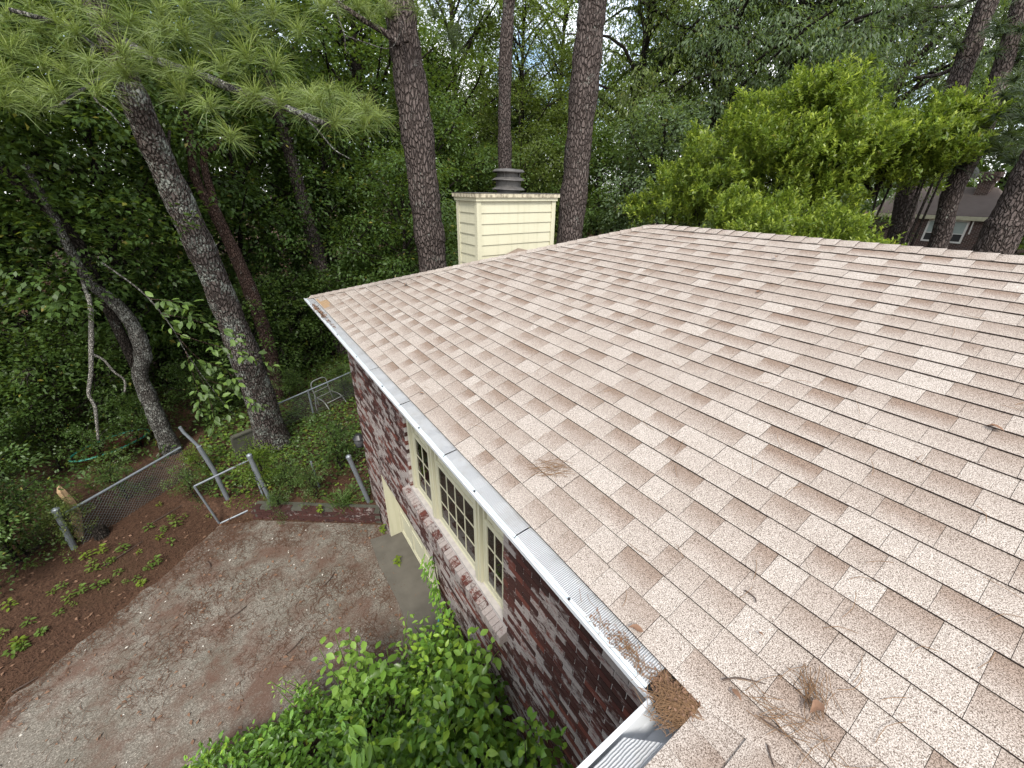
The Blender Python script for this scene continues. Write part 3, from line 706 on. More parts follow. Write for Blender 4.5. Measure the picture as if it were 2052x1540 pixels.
for t in range(10):
    m2 = MB(); m2.box((0, 0, 0), (BL, .1, BH), 0, (rtone()*.45, random.choice([0, 0, .05, .25]), 0)); RB.append(m2.mesh('brick', 'brick', usec=True))
ang = math.atan2(d[1], d[0])
for k in range(5):
    s = -.0 if k % 2 else -.105
    while s < Ln-.1:
        if s >= -.01 and not (k == 4 and random.random() < .35):
            p = rwp(s, random.uniform(-.006, .006), -.03+k*CO)
            mt = Matrix.Translation(Vector((p[0]-A[0], p[1]-A[1], p[2]))) @ Matrix.Rotation(ang+random.uniform(-.02, .02), 4, 'Z') @ Matrix.Translation(Vector((0, -.1 if nn @ np.array([-d[1], d[0]]) < 0 else 0, 0)))
            obj('brick', random.choice(RB), rw, mtx=mt)
        s += BL+.0105

def pipe(name, a, b, r, parent=None, root=(0, 0, 0), m='galv', capr=0):
    m2 = MB(); a = np.array(a); b = np.array(b); m2.tube([a, b], r, 10)
    if capr:
        u = unit(b-a); m2.tube([b-u*.02, b+u*.035, b+u*.06], [capr, capr, capr*.3], 10)
    return obj(name, m2.mesh(name, m, root, smooth=False), parent)
def link_mesh(name, P0, P1, H, parent, root, sp=.065, r=.0028, gone=None):
    """real diagonal wires of a woven fence between P0 and P1 (base points)"""
    P0 = np.array(P0); P1 = np.array(P1); Ln = np.linalg.norm((P1-P0)[:2]); m2 = MB(); e = (P1-P0)/Ln
    up = np.array([0, 0, 1.])
    for sg in (1, -1):
        s = -H if sg > 0 else 0
        while s < (Ln if sg > 0 else Ln+H):
            a0, a1 = s, s+sg*H; z0, z1 = 0., H
            def cl(a, z, b, y):
                if a < 0: z += (0-a)/(b-a)*(y-z); a = 0
                if a > Ln: z += (Ln-a)/(b-a)*(y-z); a = Ln
                return a, z
            q0 = cl(a0, z0, a1, z1); q1 = cl(a1, z1, a0, z0)
            if abs(q0[1]-q1[1]) > .02:
                k = 4; pts = [P0+e*(q0[0]+(q1[0]-q0[0])*i/k)+up*(q0[1]+(q1[1]-q0[1])*i/k)+np.array([0, 0, .006*math.sin(i*2+s*7)]) for i in range(k+1)]
                m2.tube(pts, r, 3, cap=False)
            s += sp
    o = obj(name, m2.mesh(name, 'link', root), parent); return stuff(o)

# left fence: terminal post, rail running back to the leaning post
pa = on_ground(148, 1100); ta = at_range(112, 1024, math.hypot(*(pa-CAM)[:2])-.05)
pb = on_ground(452, 880); 
fr = thing('chain_link_fence', 'galvanised chain link fence with capped end post along the pine straw bank', 'fence', pa)
pipe('end_post', pa-np.array([0, 0, .1]), ta, .045, fr, pa, capr=.055)
rail0 = at_range(128, 1030, math.hypot(*(pa-CAM)[:2])); rail1 = at_range(362, 897, math.hypot(*(on_ground(384, 952)-CAM)[:2]))
pipe('top_rail', rail0, rail1, .024, fr, pa)
g0 = np.array([rail0[0], rail0[1], float(gz(rail0[0], rail0[1]))]); g1 = np.array([rail1[0], rail1[1], float(gz(rail1[0], rail1[1]))])
H_ = min(rail0[2]-g0[2], rail1[2]-g1[2])
link_mesh('wire_mesh', rail0-np.array([0, 0, H_]), rail1-np.array([0, 0, H_]), H_-.02, fr, pa)
m2 = MB()
for k in range(3):
    z = .25+.25*k; q = pa+(ta-pa)*(z/(ta-pa)[2]); m2.tube([q-np.array([0, 0, .012]), q+np.array([0, 0, .012])], .053, 10)
obj('tension_band', m2.mesh('tension_band', 'galv', pa), fr)
# far fence behind the yard
b1 = on_ground(530, 880); b2 = on_ground(725, 800)
fa = at_range(510, 830, math.hypot(*(b1-CAM)[:2])); fb = at_range(708, 744, math.hypot(*(b2-CAM)[:2])); fbx = fb+(fb-fa)*1.4
ga = np.array([fa[0], fa[1], float(gz(fa[0], fa[1]))])
f2 = thing('chain_link_fence', 'sagging chain link fence at the back of the weedy yard by the house corner', 'fence', ga)
pipe('top_rail', fa, fbx, .022, f2, ga)
Hf = fa[2]-ga[2]
link_mesh('wire_mesh', fa-np.array([0, 0, Hf]), fbx-np.array([0, 0, Hf]), Hf-.02, f2, ga)
for s in (0, .5, 1.2):
    q = fa+(fb-fa)*s; pipe('line_post', np.array([q[0], q[1], gz(q[0], q[1])-.1]), q+np.array([0, 0, .02]), .025, f2, ga)
# leaning gate post with bent top
pc = on_ground(457, 1000); rr = math.hypot(*(pc-CAM)[:2])
m2 = MB(); pts = [pc-np.array([0, 0, .1]), at_range(428, 942, rr-.02), at_range(398, 895, rr-.05)]; m2.tube(pts, .042, 10)
pt = [at_range(400, 897, rr-.03), at_range(382, 880, rr), at_range(369, 868, rr+.02), at_range(360, 856, rr+.03)]; m2.tube(pt, .027, 10)
lp = tag(obj('leaning_post', m2.mesh('leaning_post', 'galv', pc), None, pc), 'leaning galvanised gate post with a bent pipe at its top', 'post')
# gate frame hanging open
gBL = on_ground(440, 1050); rg = math.hypot(*(gBL-CAM)[:2])
gTL = at_range(389, 975, rg); gTR = at_range(500, 922, rg+.12); gBR = at_range(532, 1007, rg-.05)
gt = thing('chain_link_gate', 'open chain link gate, a slim pipe rectangle standing by the gravel edge', 'gate', gBL)
pipe('frame_pipe', gBL, gTL, .02, gt, gBL); pipe('frame_pipe', gTL, gTR, .02, gt, gBL); pipe('frame_pipe', gBL, gBR, .02, gt, gBL); pipe('frame_pipe', gTR, gBR, .02, gt, gBL)
gpb = on_ground(545, 1008); gpt = at_range(500, 915, math.hypot(*(gpb-CAM)[:2])-.05)
gp = tag(pipe('gate_post', np.zeros(3)-np.array([0, 0, .1]), gpt-gpb, .04, capr=.05), 'capped hinge post of the open gate, half hidden by weeds', 'post'); gp.location = gpb
# two loose posts by the house corner
p3 = on_ground(741, 1006); t3 = at_range(699, 917, math.hypot(*(p3-CAM)[:2])-.1)
q = tag(pipe('leaning_post', -np.array([0, 0, .1]), t3-p3, .042, capr=.05), 'capped grey steel post leaning beside the house corner', 'post'); q.location = p3
p4 = on_ground(641, 978); t4 = at_range(623, 925, math.hypot(*(p4-CAM)[:2]))
q = tag(pipe('line_post', -np.array([0, 0, .1]), t4-p4, .024), 'thin grey steel post standing alone in the weedy yard', 'post'); q.location = p4

# wall lantern on the far corner
lq = on_axis(724, 888, 1, CY+.02); lq = np.array([XW-.06, CY+.06, EZ-2.85])
lt = thing('wall_lantern', 'black round porch lantern on the far brick corner of the house', 'lamp', lq)
def lathe(name, prof, m, parent, seg=16, c=(0, 0, 0)):
    m2 = MB(); 
    for (r, z) in prof: m2.v += [(c[0]+r*math.cos(6.2832*i/seg), c[1]+r*math.sin(6.2832*i/seg), c[2]+z) for i in range(seg)]
    m2.c = [(0, 0, 0)]*len(m2.v); m2.f = [(j*seg+i, j*seg+(i+1) % seg, (j+1)*seg+(i+1) % seg, (j+1)*seg+i) for j in range(len(prof)-1) for i in range(seg)]; m2.m = [0]*len(m2.f)
    return obj(name, m2.mesh(name, m, smooth=False), parent)
lathe('hood', [(0, .17), (.05, .165), (.105, .10), (.115, .085), (.10, .08)], 'black', lt); lathe('glass', [(.085, .08), (.095, .0), (.075, -.08)], 'lens', lt); lathe('base', [(.085, -.075), (.07, -.11), (0, -.12)], 'black', lt)
m2 = MB(); m2.tube([(0, 0, .12), (.08, -.03, .13), (.10, -.06, .0)], .014, 6); obj('bracket', m2.mesh('bracket', 'black'), lt)

# white tubular garden chair tipped among the weeds
cq = on_ground(655, 812); ch = thing('garden_chair', 'pale tubular garden chair frame tipped over in the weeds by the back fence', 'chair', cq, rz=.5)
def tubeobj(name, pts, r, m, parent, n=10, seg=6):
    m2 = MB(); m2.tube(spline(pts, n), r, seg); return obj(name, m2.mesh(name, m, smooth=True), parent)
tubeobj('back_frame', [(-.25, 0, .1), (-.25, .1, .45), (-.24, .16, .75), (0, .18, .80), (.24, .16, .75), (.25, .1, .45), (.25, 0, .1)], .016, 'chairwhite', ch, 24)
tubeobj('leg', [(-.25, .02, .35), (-.28, -.3, .3), (-.3, -.55, 0)], .016, 'chairwhite', ch); tubeobj('leg', [(.25, .02, .35), (.28, -.3, .3), (.3, -.55, 0)], .016, 'chairwhite', ch)
tubeobj('seat_rail', [(-.25, .0, .36), (.0, -.02, .36), (.25, .0, .36)], .014, 'chairwhite', ch); tubeobj('seat_rail', [(-.28, -.42, .3), (0, -.45, .31), (.28, -.42, .3)], .014, 'chairwhite', ch)
tubeobj('back_slat', [(-.25, .1, .5), (.25, .1, .5)], .012, 'chairwhite', ch)
tubeobj('arm_loop', [(-.25, .08, .45), (-.42, -.1, .2), (-.5, -.25, .03), (-.4, -.2, .0)], .014, 'chairwhite', ch)

# shallow teal-rimmed tub beyond the left fence
tb = on_ground(232, 908); tu = thing('wading_pool', 'dark red tub with a teal rim lying behind the left fence', 'tub', tb, rz=.5)
def ell(z, a, b, n=28): return [(a*math.cos(6.2832*i/n), b*math.sin(6.2832*i/n), z) for i in range(n)]
m2 = MB(); n = 28; m2.v = ell(.03, .62, .30)+ell(.24, .75, .40)+ell(.24, .72, .37)+ell(.05, .6, .28); m2.c = [(0, 0, 0)]*len(m2.v)
m2.f = [(j*n+i, j*n+(i+1) % n, (j+1)*n+(i+1) % n, (j+1)*n+i) for j in range(3) for i in range(n)]+[tuple(range(3*n, 4*n))]; m2.m = [0]*len(m2.f); obj('basin', m2.mesh('basin', 'maroon'), tu)
m2 = MB(); pts = ell(.25, .745, .395)+[ell(.25, .745, .395)[0]]; m2.tube(pts, .022, 6); obj('rim', m2.mesh('rim', 'teal'), tu)

# broken pale trunk leaning on the fence, slab behind the pine, hose
bs0 = on_ground(160, 1078); rr = math.hypot(*(bs0-CAM)[:2])
m2 = MB(); pts = [bs0, at_range(150, 1030, rr-.05), at_range(138, 1005, rr-.08), at_range(122, 985, rr-.1), at_range(116, 972, rr-.1)]; m2.tube(pts, [.07, .07, .065, .05, .012], 9, jit=.22)
tag(obj('broken_branch', m2.mesh('broken_branch', 'wood', bs0), None, bs0), 'pale snapped branch stub leaning on the fence by the end post', 'branch')
sq = on_ground(500, 905); m2 = MB(); m2.box((-.3, -.05, -.05), (.3, .05, .55)); m2.box((-.28, -.07, .56), (.29, .03, .60))
s_ = tag(obj('concrete_slab', m2.mesh('concrete_slab', 'slab'), None, sq), 'mossy grey slab standing on edge behind the leaning pine', 'slab'); s_.rotation_euler = (.1, 0, .35)
st = on_ground(205, 1075); m2 = MB(); m2.tube([(0, 0, -.05), (.01, 0, .10), (.0, .02, .2)], [.13, .11, .10], 10, jit=.12); tag(obj('tree_stump', m2.mesh('tree_stump', 'bark_dark'), None, st), 'small cut stump under the round bush by the fence end', 'stump')
m2 = MB(); m2.tube(spline([on_axis(869, 1300, 0, .22), on_axis(872, 1275, 0, .2), on_axis(878, 1250, 0, .22), on_axis(880, 1238, 0, .25)], 8), .012, 6); hq = on_axis(869, 1300, 0, .22)
tag(obj('garden_hose', m2.mesh('garden_hose', 'hose', hq), None, hq), 'short length of blue hose hanging by the garage wall above the vines', 'hose')

# ================================================================== NEIGHBOUR'S HOUSE
NX = 35.0
def nx(px, py, dx=0): return on_axis(px, py, 0, NX+dx)
e0_ = nx(1800, 432); e1_ = nx(2022, 433); zE = (e0_[2]+e1_[2])/2; rdg0 = nx(1846, 375, 3.6); rdg1 = nx(1999, 375, 3.6); zR = rdg0[2]
yA, yB = e0_[1]+1.5, e1_[1]
gN = float(gz(NX, yB))
nb = thing('neighbour_house', 'brick bungalow with grey hip roof beyond the trees at right', 'house', (NX, (yA+yB)/2, gN))
NR = np.array([NX, (yA+yB)/2, gN])
m2 = MB(); m2.box((NX+.4, yB+.4, gN-.5), (NX+7, yA-.4, zE-.02)); obj('wall', m2.mesh('wall', 'fbrick', NR), nb)
m2 = MB(); m2.add([(NX, yB, zE), (NX, yA, zE), (NX+7.4, yA, zE), (NX+7.4, yB, zE), (NX+3.7, rdg1[1], zR), (NX+3.7, rdg0[1]+1, zR)], [(0, 1, 5, 4), (2, 3, 4, 5), (3, 0, 4), (1, 2, 5), (3, 2, 1, 0)])
rfN = obj('roof', m2.mesh('roof', 'froof', NR), nb)
m2 = MB(); m2.box((NX-.02, yB, zE-.22), (NX+.02, yA, zE-.01)); m2.box((NX+.02, yB+.1, zE-.24), (NX+.4, yA, zE-.2)); obj('fascia', m2.mesh('fascia', 'cream', NR), nb)
c0 = nx(1956, 378, 2.6); c1 = nx(1984, 378, 2.6); ct = nx(1970, 345, 2.6)[2]
m2 = MB(); ya, yb = max(c0[1], c1[1]), min(c0[1], c1[1]); m2.box((NX+2.6, yb, zE+.6), (NX+3.5, ya, ct-.5)); m2.box((NX+2.52, yb-.08, ct-.5), (NX+3.58, ya+.08, ct-.25)); m2.box((NX+2.44, yb-.16, ct-.25), (NX+3.66, ya+.16, ct)); obj('chimney', m2.mesh('chimney', 'fbrick', NR), rfN)
wa = nx(1862, 442); wb_ = nx(1918, 486); ya, yb = max(wa[1], wb_[1]), min(wa[1], wb_[1]); za, zb_ = min(wa[2], wb_[2]), max(wa[2], wb_[2]); xw = NX+.4
m2 = MB(); fw = .09
for (y0, y1, z0, z1) in ((yb-fw, ya+fw, zb_-.02, zb_+fw), (yb-fw, ya+fw, za-fw, za), (yb-fw, yb, za, zb_), (ya, ya+fw, za, zb_)): m2.box((xw-.06, y0, z0), (xw-.005, y1, z1))
nw = obj('window', m2.mesh('window', 'curtain', NR), nb)
m2 = MB(); m2.box((xw-.02, yb, za), (xw-.004, ya, zb_)); obj('pane', m2.mesh('pane', 'dark', NR), nw)
m2 = MB(); m2.box((xw-.03, yb, za+(zb_-za)*.38), (xw-.021, ya, zb_)); obj('blind', m2.mesh('blind', 'blind', NR), nw)
m2 = MB(); yy = (ya+yb)/2; m2.box((xw-.045, yy-.04, za), (xw-.031, yy+.04, zb_)); m2.box((xw-.045, yb, za+(zb_-za)*.36), (xw-.0311, ya, za+(zb_-za)*.40)); 
for f_ in (.25, .75): m2.box((xw-.043, yb+(ya-yb)*f_-.02, za), (xw-.0315, yb+(ya-yb)*f_+.02, za+(zb_-za)*.37))
obj('muntin', m2.mesh('muntin', 'curtain', NR), nw)
m2 = MB(); m2.tube([nx(1953, 440, .3), nx(1941, 470, .3)], .035, 6); obj('downpipe', m2.mesh('downpipe', 'curtain', NR), nb)
dq = nx(1945, 348, 2.2); ds = thing('satellite_dish', 'grey satellite dish on the bungalow roof beside its chimney', 'dish', dq)
m2 = MB(); seg = 18
for (r, z) in ((0, 0), (.2, .015), (.38, .06), (.45, .09)): m2.v += [(r*math.cos(6.28*i/seg), r*.9*math.sin(6.28*i/seg), z) for i in range(seg)]
m2.c = [(0, 0, 0)]*len(m2.v); m2.f = [(j*seg+i, j*seg+(i+1) % seg, (j+1)*seg+(i+1) % seg, (j+1)*seg+i) for j in range(3) for i in range(seg)]; m2.m = [0]*len(m2.f)
o = obj('reflector', m2.mesh('reflector', 'dish'), ds); o.rotation_euler = (R(62), R(20), R(40))
m2 = MB(); m2.tube([(0, 0, 0), (.1, .0, -.5), (.15, 0, -1.0)], .03, 6); obj('mast', m2.mesh('mast', 'dish'), ds)
for i, (yl, yr) in enumerate(((298, 300), (309, 312), (316, 319), (333, 341))):
    a = at_range(1700, yl-2, 55); b = at_range(2300, yr+4, 60); m2 = MB(); m2.tube(spline([a, (a+b)/2-np.array([0, 0, .25]), b], 14), .022, 4)
    tag(obj('power_line', m2.mesh('power_line', 'wire', a), None, a), ['topmost thin power line above the bungalow roof', 'second thin power line down above the bungalow roof', 'third thin power line down above the bungalow roof', 'lowest thin power line above the bungalow roof'][i], 'wire', 'power lines')

# ================================================================== VEGETATION BUILDERS
def tree_mesh(seed, H, Rr, clear, nl, per, leafL, wd, droop=0., rad=.2, elev=(10, 45), spread=.5, leafr=.5, lean=.3):
    g = np.random.default_rng(seed); random.seed(seed); tb = MB(); parts = []
    top = np.array([g.uniform(-lean, lean), g.uniform(-lean, lean), H*.93]); tp = spline([(0, 0, -.3), (g.uniform(-.2, .2), g.uniform(-.2, .2), H*.35), top*np.array([.7, .7, .7]), top], 9)
    tb.tube(tp, [rad*(1.25 if i == 0 else 1)*(1-.085*i)+.012 for i in range(9)], 8, jit=.08)
    ctr = []; dirs = []
    for i in range(nl):
        f = (i+.5)/nl; h = clear+(H*.95-clear)*f; az = i*2.39996+g.uniform(-.5, .5)
        pr = math.sin(math.pi*min(1, f*.80+.17))**.7; ln = Rr*pr*g.uniform(.65, 1.15); el = R(g.uniform(*elev)+25*f)
        u = h/(H*.93); b = np.array(tp[min(8, int(u*8))]); b = b+(np.array(tp[min(8, int(u*8)+1)])-b)*(u*8-int(u*8)) if u < 1 else b
        o = np.array([math.cos(az)*math.cos(el), math.sin(az)*math.cos(el), math.sin(el)])
        pts = spline([b, b+o*ln*.5+g.normal(0, .08*ln, 3), b+o*ln+np.array([0, 0, -droop*ln*.35])], 6)
        tb.tube(pts, [rad*.34*(1-.15*k)*min(1, ln/2.5)+.006 for k in range(6)], 5, cap=False)
        P = np.array(pts); m = max(3, int(ln*4.2))
        for k in range(m):
            t = g.uniform(.25, 1.02); j = min(4, int(t*5)); q = P[j]+(P[j+1]-P[j])*(t*5-j)
            q2 = q+g.normal(0, 1, 3)*np.array([1, 1, .6])*spread*(.35+.25*ln*(.4+.6*(1-abs(t-.6))))
            ctr.append(q2); dirs.append(unit(q2-b))
            if k % 3 == 0: tb.tube([q, (q+q2)/2+np.array([0, 0, .06]), q2], [.014, .01, .005], 3, cap=False)
    ctr = np.array(ctr); dirs = np.array(dirs); n = len(ctr)*per
    C0 = np.repeat(ctr, per, 0); D0 = np.repeat(dirs, per, 0)
    az = g.uniform(0, 6.283, n); rr = leafr*np.sqrt(g.random(n)); tilt = np.repeat(g.normal(0, .35, (len(ctr), 2)), per, 0)
    off = np.stack([rr*np.cos(az), rr*np.sin(az), 0*rr], 1); off[:, 2] = off[:, 0]*tilt[:, 0]+off[:, 1]*tilt[:, 1]+g.normal(0, .10*leafr*2, n)-droop*rr*.6
    dd = unit(off+D0*.25)+g.normal(0, .35, (n, 3)); dd[:, 2] -= .25+droop
    nn = np.stack([g.normal(0, .4, n)-tilt[:, 0], g.normal(0, .4, n)-tilt[:, 1], np.ones(n)], 1)
    clump = np.repeat(g.random(len(ctr)), per)
    v, f, c = leaves(C0+off, dd, nn, leafL*g.uniform(.65, 1.25, n), wd); c[:, 0] = np.clip(.55*np.repeat(clump, 4)+.45*c[:, 0], 0, 1)
    return tb.mesh('trunk', 'bark_dark', smooth=True), mesh('crown', v, f, 'leaf_mid', colr=c)
VAR = {
 'a': tree_mesh(11, 15, 4.3, 1.5, 44, 44, .17, .5), 'b': tree_mesh(12, 13, 4.0, 1.0, 46, 46, .15, .55), 'c': tree_mesh(13, 17, 5.2, 3.0, 46, 44, .17, .32, .7, .26),
 'd': tree_mesh(14, 18, 3.8, 5.0, 40, 40, .17, .5), 'e': tree_mesh(15, 9, 3.2, .6, 40, 44, .14, .5, .2, .1),
 's': tree_mesh(21, 2.6, 1.5, .1, 26, 40, .085, .5, .1, .035, (20, 60), .5, .28, .1), 't': tree_mesh(22, 1.5, 1.0, .05, 22, 40, .07, .5, .1, .025, (20, 60), .5, .22, .1)}
def plant(name, label, cat, group, var, xy, scale=1., rz=None, lm='leaf_mid', bm='bark_dark', sz=None, z=None):
    x, y = xy; z0 = float(gz(x, y)) if z is None else z
    rt = thing(name, label, cat, (x, y, z0), group, random.uniform(0, 6.28) if rz is None else rz)
    rt.scale = (scale, scale, sz or scale)
    for nm, me, mt in (('trunk' if var in 'abcde' else 'stem', VAR[var][0], bm), ('crown' if var in 'abcde' else 'foliage', VAR[var][1], lm)):
        o = obj(nm, me, rt); o.material_slots[0].link = 'OBJECT'; o.material_slots[0].material = M[mt]
    return rt

def px_trunk(pts, widths, ranges, ground=True, n=16):
    """a trunk through picture points at a given horizontal distance; rooted on the ground"""
    rs = ranges if hasattr(ranges, '__len__') else [ranges]*len(pts)
    P = [at_range(a, b, r) for (a, b), r in zip(pts, rs)]; Rd = [wd/2*((q-CAM)@fwd)/F_PX for wd, q in zip(widths, P)]
    if ground:
        q = P[0]; s = P[0]-P[1]; s = s/abs(s[2]); hgt = q[2]-float(gz(q[0], q[1]))
        if hgt > .05: b = q+s*hgt*.6; b = np.array([b[0], b[1], float(gz(b[0], b[1]))-.15]); P = [b]+P; Rd = [Rd[0]*1.12]+Rd
    Q = spline(P, n); Rr = np.interp(np.linspace(0, 1, n), np.linspace(0, 1, len(Rd)), Rd)
    return P[0], Q, Rr
def trunk_part(name, Q, Rr, m, parent, root, seg=16, jit=.05):
    n = len(Q)*3; Rr = np.interp(np.linspace(0, 1, n), np.linspace(0, 1, len(Q)), Rr); Q = spline(Q, n); Rr = Rr*(1+.035*np.array([math.sin(i*.9)+math.sin(i*.37+2) for i in range(n)]))
    m2 = MB(); m2.tube(Q, Rr, seg+6, jit=jit); return obj(name, m2.mesh(name, m, root, smooth=True), parent)

# --- needle tufts
def tuft_mesh(seed, nn, Ln, width, up=.35):
    g = np.random.default_rng(seed); ph = g.uniform(0, 6.283, nn); ct = g.uniform(-.45, .98, nn)*.9+.08; stt = np.sqrt(1-np.clip(ct, -1, 1)**2)
    d = np.stack([stt*np.cos(ph), stt*np.sin(ph), ct], 1); L = Ln*g.uniform(.75, 1.1, nn)
    b = np.stack([g.normal(0, .008, nn), g.normal(0, .008, nn), g.uniform(-.07, .03, nn)], 1)
    s = unit(np.cross(d, g.normal(0, 1, (nn, 3)))); mid = b+d*(L*.5)[:, None]; tip = b+d*L[:, None]+np.array([0, 0, -1.])*(L*(.05+.30*g.random(nn)))[:, None]
    h = width/2; v = np.stack([b-s*h, b+s*h, mid+s*h, mid-s*h, tip+s*h*.4, tip-s*h*.4], 1).reshape(-1, 3)
    k = np.arange(nn)*6; f = np.concatenate([np.stack([k, k+1, k+2, k+3], 1), np.stack([k+3, k+2, k+4, k+5], 1)])
    yg = np.clip((ct-.25)*1.0, 0, 1)*.7  # upward needles tinted brighter, painting in the lit top of the tuft
    c = np.repeat(np.stack([g.random(nn), yg, 0*yg], 1), 6, 0)
    return mesh('needle_tuft', v, f, 'needle', colr=c)
TUFT = [tuft_mesh(i, 125, .27, .0042) for i in range(5)]
FARTUFT = [tuft_mesh(30+i, 90, .30, .012) for i in range(3)]
def put_tuft(P, root, parent, s=1., up=None, mats=None, lib=TUFT):
    up = Vector(up if up is not None else (random.gauss(0, .3), random.gauss(0, .3), 1)).normalized()
    mt = Matrix.Translation(Vector(P-root)) @ up.to_track_quat('Z', 'Y').to_matrix().to_4x4() @ Matrix.Rotation(random.uniform(0, 6.28), 4, 'Z') @ Matrix.Scale(s, 4)
    o = obj('needle_tuft', random.choice(lib), parent, mtx=mt)
    if mats: o.material_slots[0].link = 'OBJECT'; o.material_slots[0].material = M[mats]
    return o

random.seed(5)
# ================================================================== THE NAMED TREES
# leaning lichen pine on the left with its bright branch
r0 = math.hypot(*(on_ground(548, 893)-CAM)[:2])
rb, Q, Rr = px_trunk([(548, 893), (522, 800), (482, 690), (430, 560), (372, 430), (312, 300), (266, 190), (228, 95), (190, 0), (140, -120)], [64, 54, 51, 50, 50, 50, 48, 45, 42, 38], [r0, r0, r0*.99, r0*.98, r0*.96, r0*.93, r0*.90, r0*.88, r0*.86, r0*.84], n=26)
pA = thing('pine_tree', 'lichen speckled pine leaning left, with bright needle tufts at the upper left', 'pine tree', rb)
trunk_part('trunk', Q, Rr, 'bark_lichen', pA, rb, 20, .045)
def branch(pts, deps, rad, m, parent, root, n=14, jit=.06, name='branch'):
    P = spline([at_depth(a, b, dd) for (a, b), dd in zip(pts, deps)], n); m2 = MB(); m2.tube(P, list(np.linspace(rad[0], rad[1], n)), 7, jit=jit)
    obj(name, m2.mesh(name, m, root, smooth=True), parent); return P
D_ = 4.3
branch([(215, 60), (265, 95), (340, 132), (400, 150), (470, 180), (545, 205), (620, 235), (662, 252)], [6.6, 5.6, 5.0, 4.7, 4.5, 4.35, 4.2, 4.2], (.065, .026), 'bark_pale', pA, rb, 22)
branch([(600, 225), (640, 265), (670, 300), (704, 320)], [4.25, 4.2, 4.2, 4.2], (.010, .004), 'bark_pale', pA, rb)
branch([(225, 110), (190, 95), (140, 60), (90, 40), (20, 20)], [6.4, 5.4, 4.7, 4.4, 4.3], (.05, .02), 'bark_pale', pA, rb)
branch([(186, 92), (183, 120), (187, 150)], [4.7, 4.6, 4.6], (.016, .008), 'bark_pale', pA, rb)
branch([(240, 150), (190, 190), (220, 225), (245, 255)], [6.1, 4.8, 4.7, 4.7], (.016, .004), 'bark_pale', pA, rb)
branch([(240, 130), (150, 190), (110, 215), (60, 212)], [6.1, 4.9, 4.6, 4.4], (.025, .008), 'bark_pale', pA, rb)
branch([(320, 320), (336, 305), (338, 285), (340, 262)], [7.0, 6.9, 6.9, 6.9], (.035, .018), 'bark_dark', pA, rb)
TP = [(115, 45), (41, 84), (135, 99), (137, 146), (244, 103), (261, 37), (211, 47), (306, 109), (369, 64), (384, 144), (374, 12), (447, 133), (513, 187), (583, 185), (419, 211), (462, 273), (495, 111), (552, 127), (608, 226), (640, 205), (671, 246), (694, 195), (729, 246), (757, 234), (507, 70), (250, 148), (195, 183), (78, 211), (8, 144), (363, 187), (503, 203), (659, 183), (733, 218), (546, 23), (160, 15), (60, 12), (320, 20), (430, 45), (470, 20), (15, 30), (85, 130), (180, 125), (222, 150), (10, 200), (40, 175), (110, 185), (330, 60), (290, 75), (20, 100), (150, 60), (75, 55), (420, 95), (340, 150), (265, 130), (560, 205), (620, 195), (700, 225), (600, 60), (650, 15), (-10, 60), (-15, 160)]
for (a, b) in TP:
    dep = D_+random.uniform(-.15, .35)-.2*(a > 600)
    P = at_depth(a, b, dep); s = random.uniform(.85, 1.12)*(.92 if a > 560 else 1.08)
    o = put_tuft(P, rb, pA, s, (random.gauss(0, .25), random.gauss(0, .25)-.15, 1))
# more tufts above and behind, their shade painted in with a darker needle colour
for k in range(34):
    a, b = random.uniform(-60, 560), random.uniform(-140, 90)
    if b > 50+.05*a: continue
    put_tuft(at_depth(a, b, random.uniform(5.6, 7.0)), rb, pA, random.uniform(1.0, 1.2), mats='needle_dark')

# big pine left of the chimney
rb, Q, Rr = px_trunk([(870, 560), (858, 450), (840, 300), (822, 160), (808, 70), (798, -30), (790, -160)], [54, 58, 62, 64, 60, 54, 48], 9.6, n=22)
p2 = thing('pine_tree', 'thick straight pine just left of the cream chimney', 'pine tree', rb); trunk_part('trunk', Q, Rr, 'bark', p2, rb, 20, .05)
dz = (np.array(Q[-8])-CAM)@fwd
branch([(800, 90), (770, 65), (735, 45), (690, 15), (640, -20)], [7.2, 7.1, 7.0, 6.9, 6.8], (.06, .03), 'bark', p2, rb)
branch([(690, 0), (675, 20), (690, 70), (692, 100), (700, 108)], [6.9, 6.8, 6.8, 6.8, 6.8], (.012, .005), 'bark_pale', p2, rb, name='dead_twig')
branch([(692, 72), (730, 85), (780, 98), (800, 70), (806, 45)], [6.8, 6.8, 6.8, 6.8, 6.8], (.009, .005), 'bark_pale', p2, rb, name='dead_twig')
branch([(800, 40), (808, 60), (815, 85)], [7.0, 6.85, 6.9], (.04, .05), 'bark', p2, rb)
for (a, b, dd) in ((835, 15, 6.6), (870, 30, 7.2), (900, 70, 7.6), (920, 60, 7.8), (940, 30, 7.6), (720, 10, 6.6), (770, 8, 6.5), (690, 20, 7), (740, 30, 6.9), (660, 5, 6.8), (880, -10, 7), (820, -20, 6.5), (910, 90, 7.8), (780, 25, 7)):
    put_tuft(at_depth(a, b, dd), rb, p2, 1.15, mats='needle_dark' if a > 840 else None)
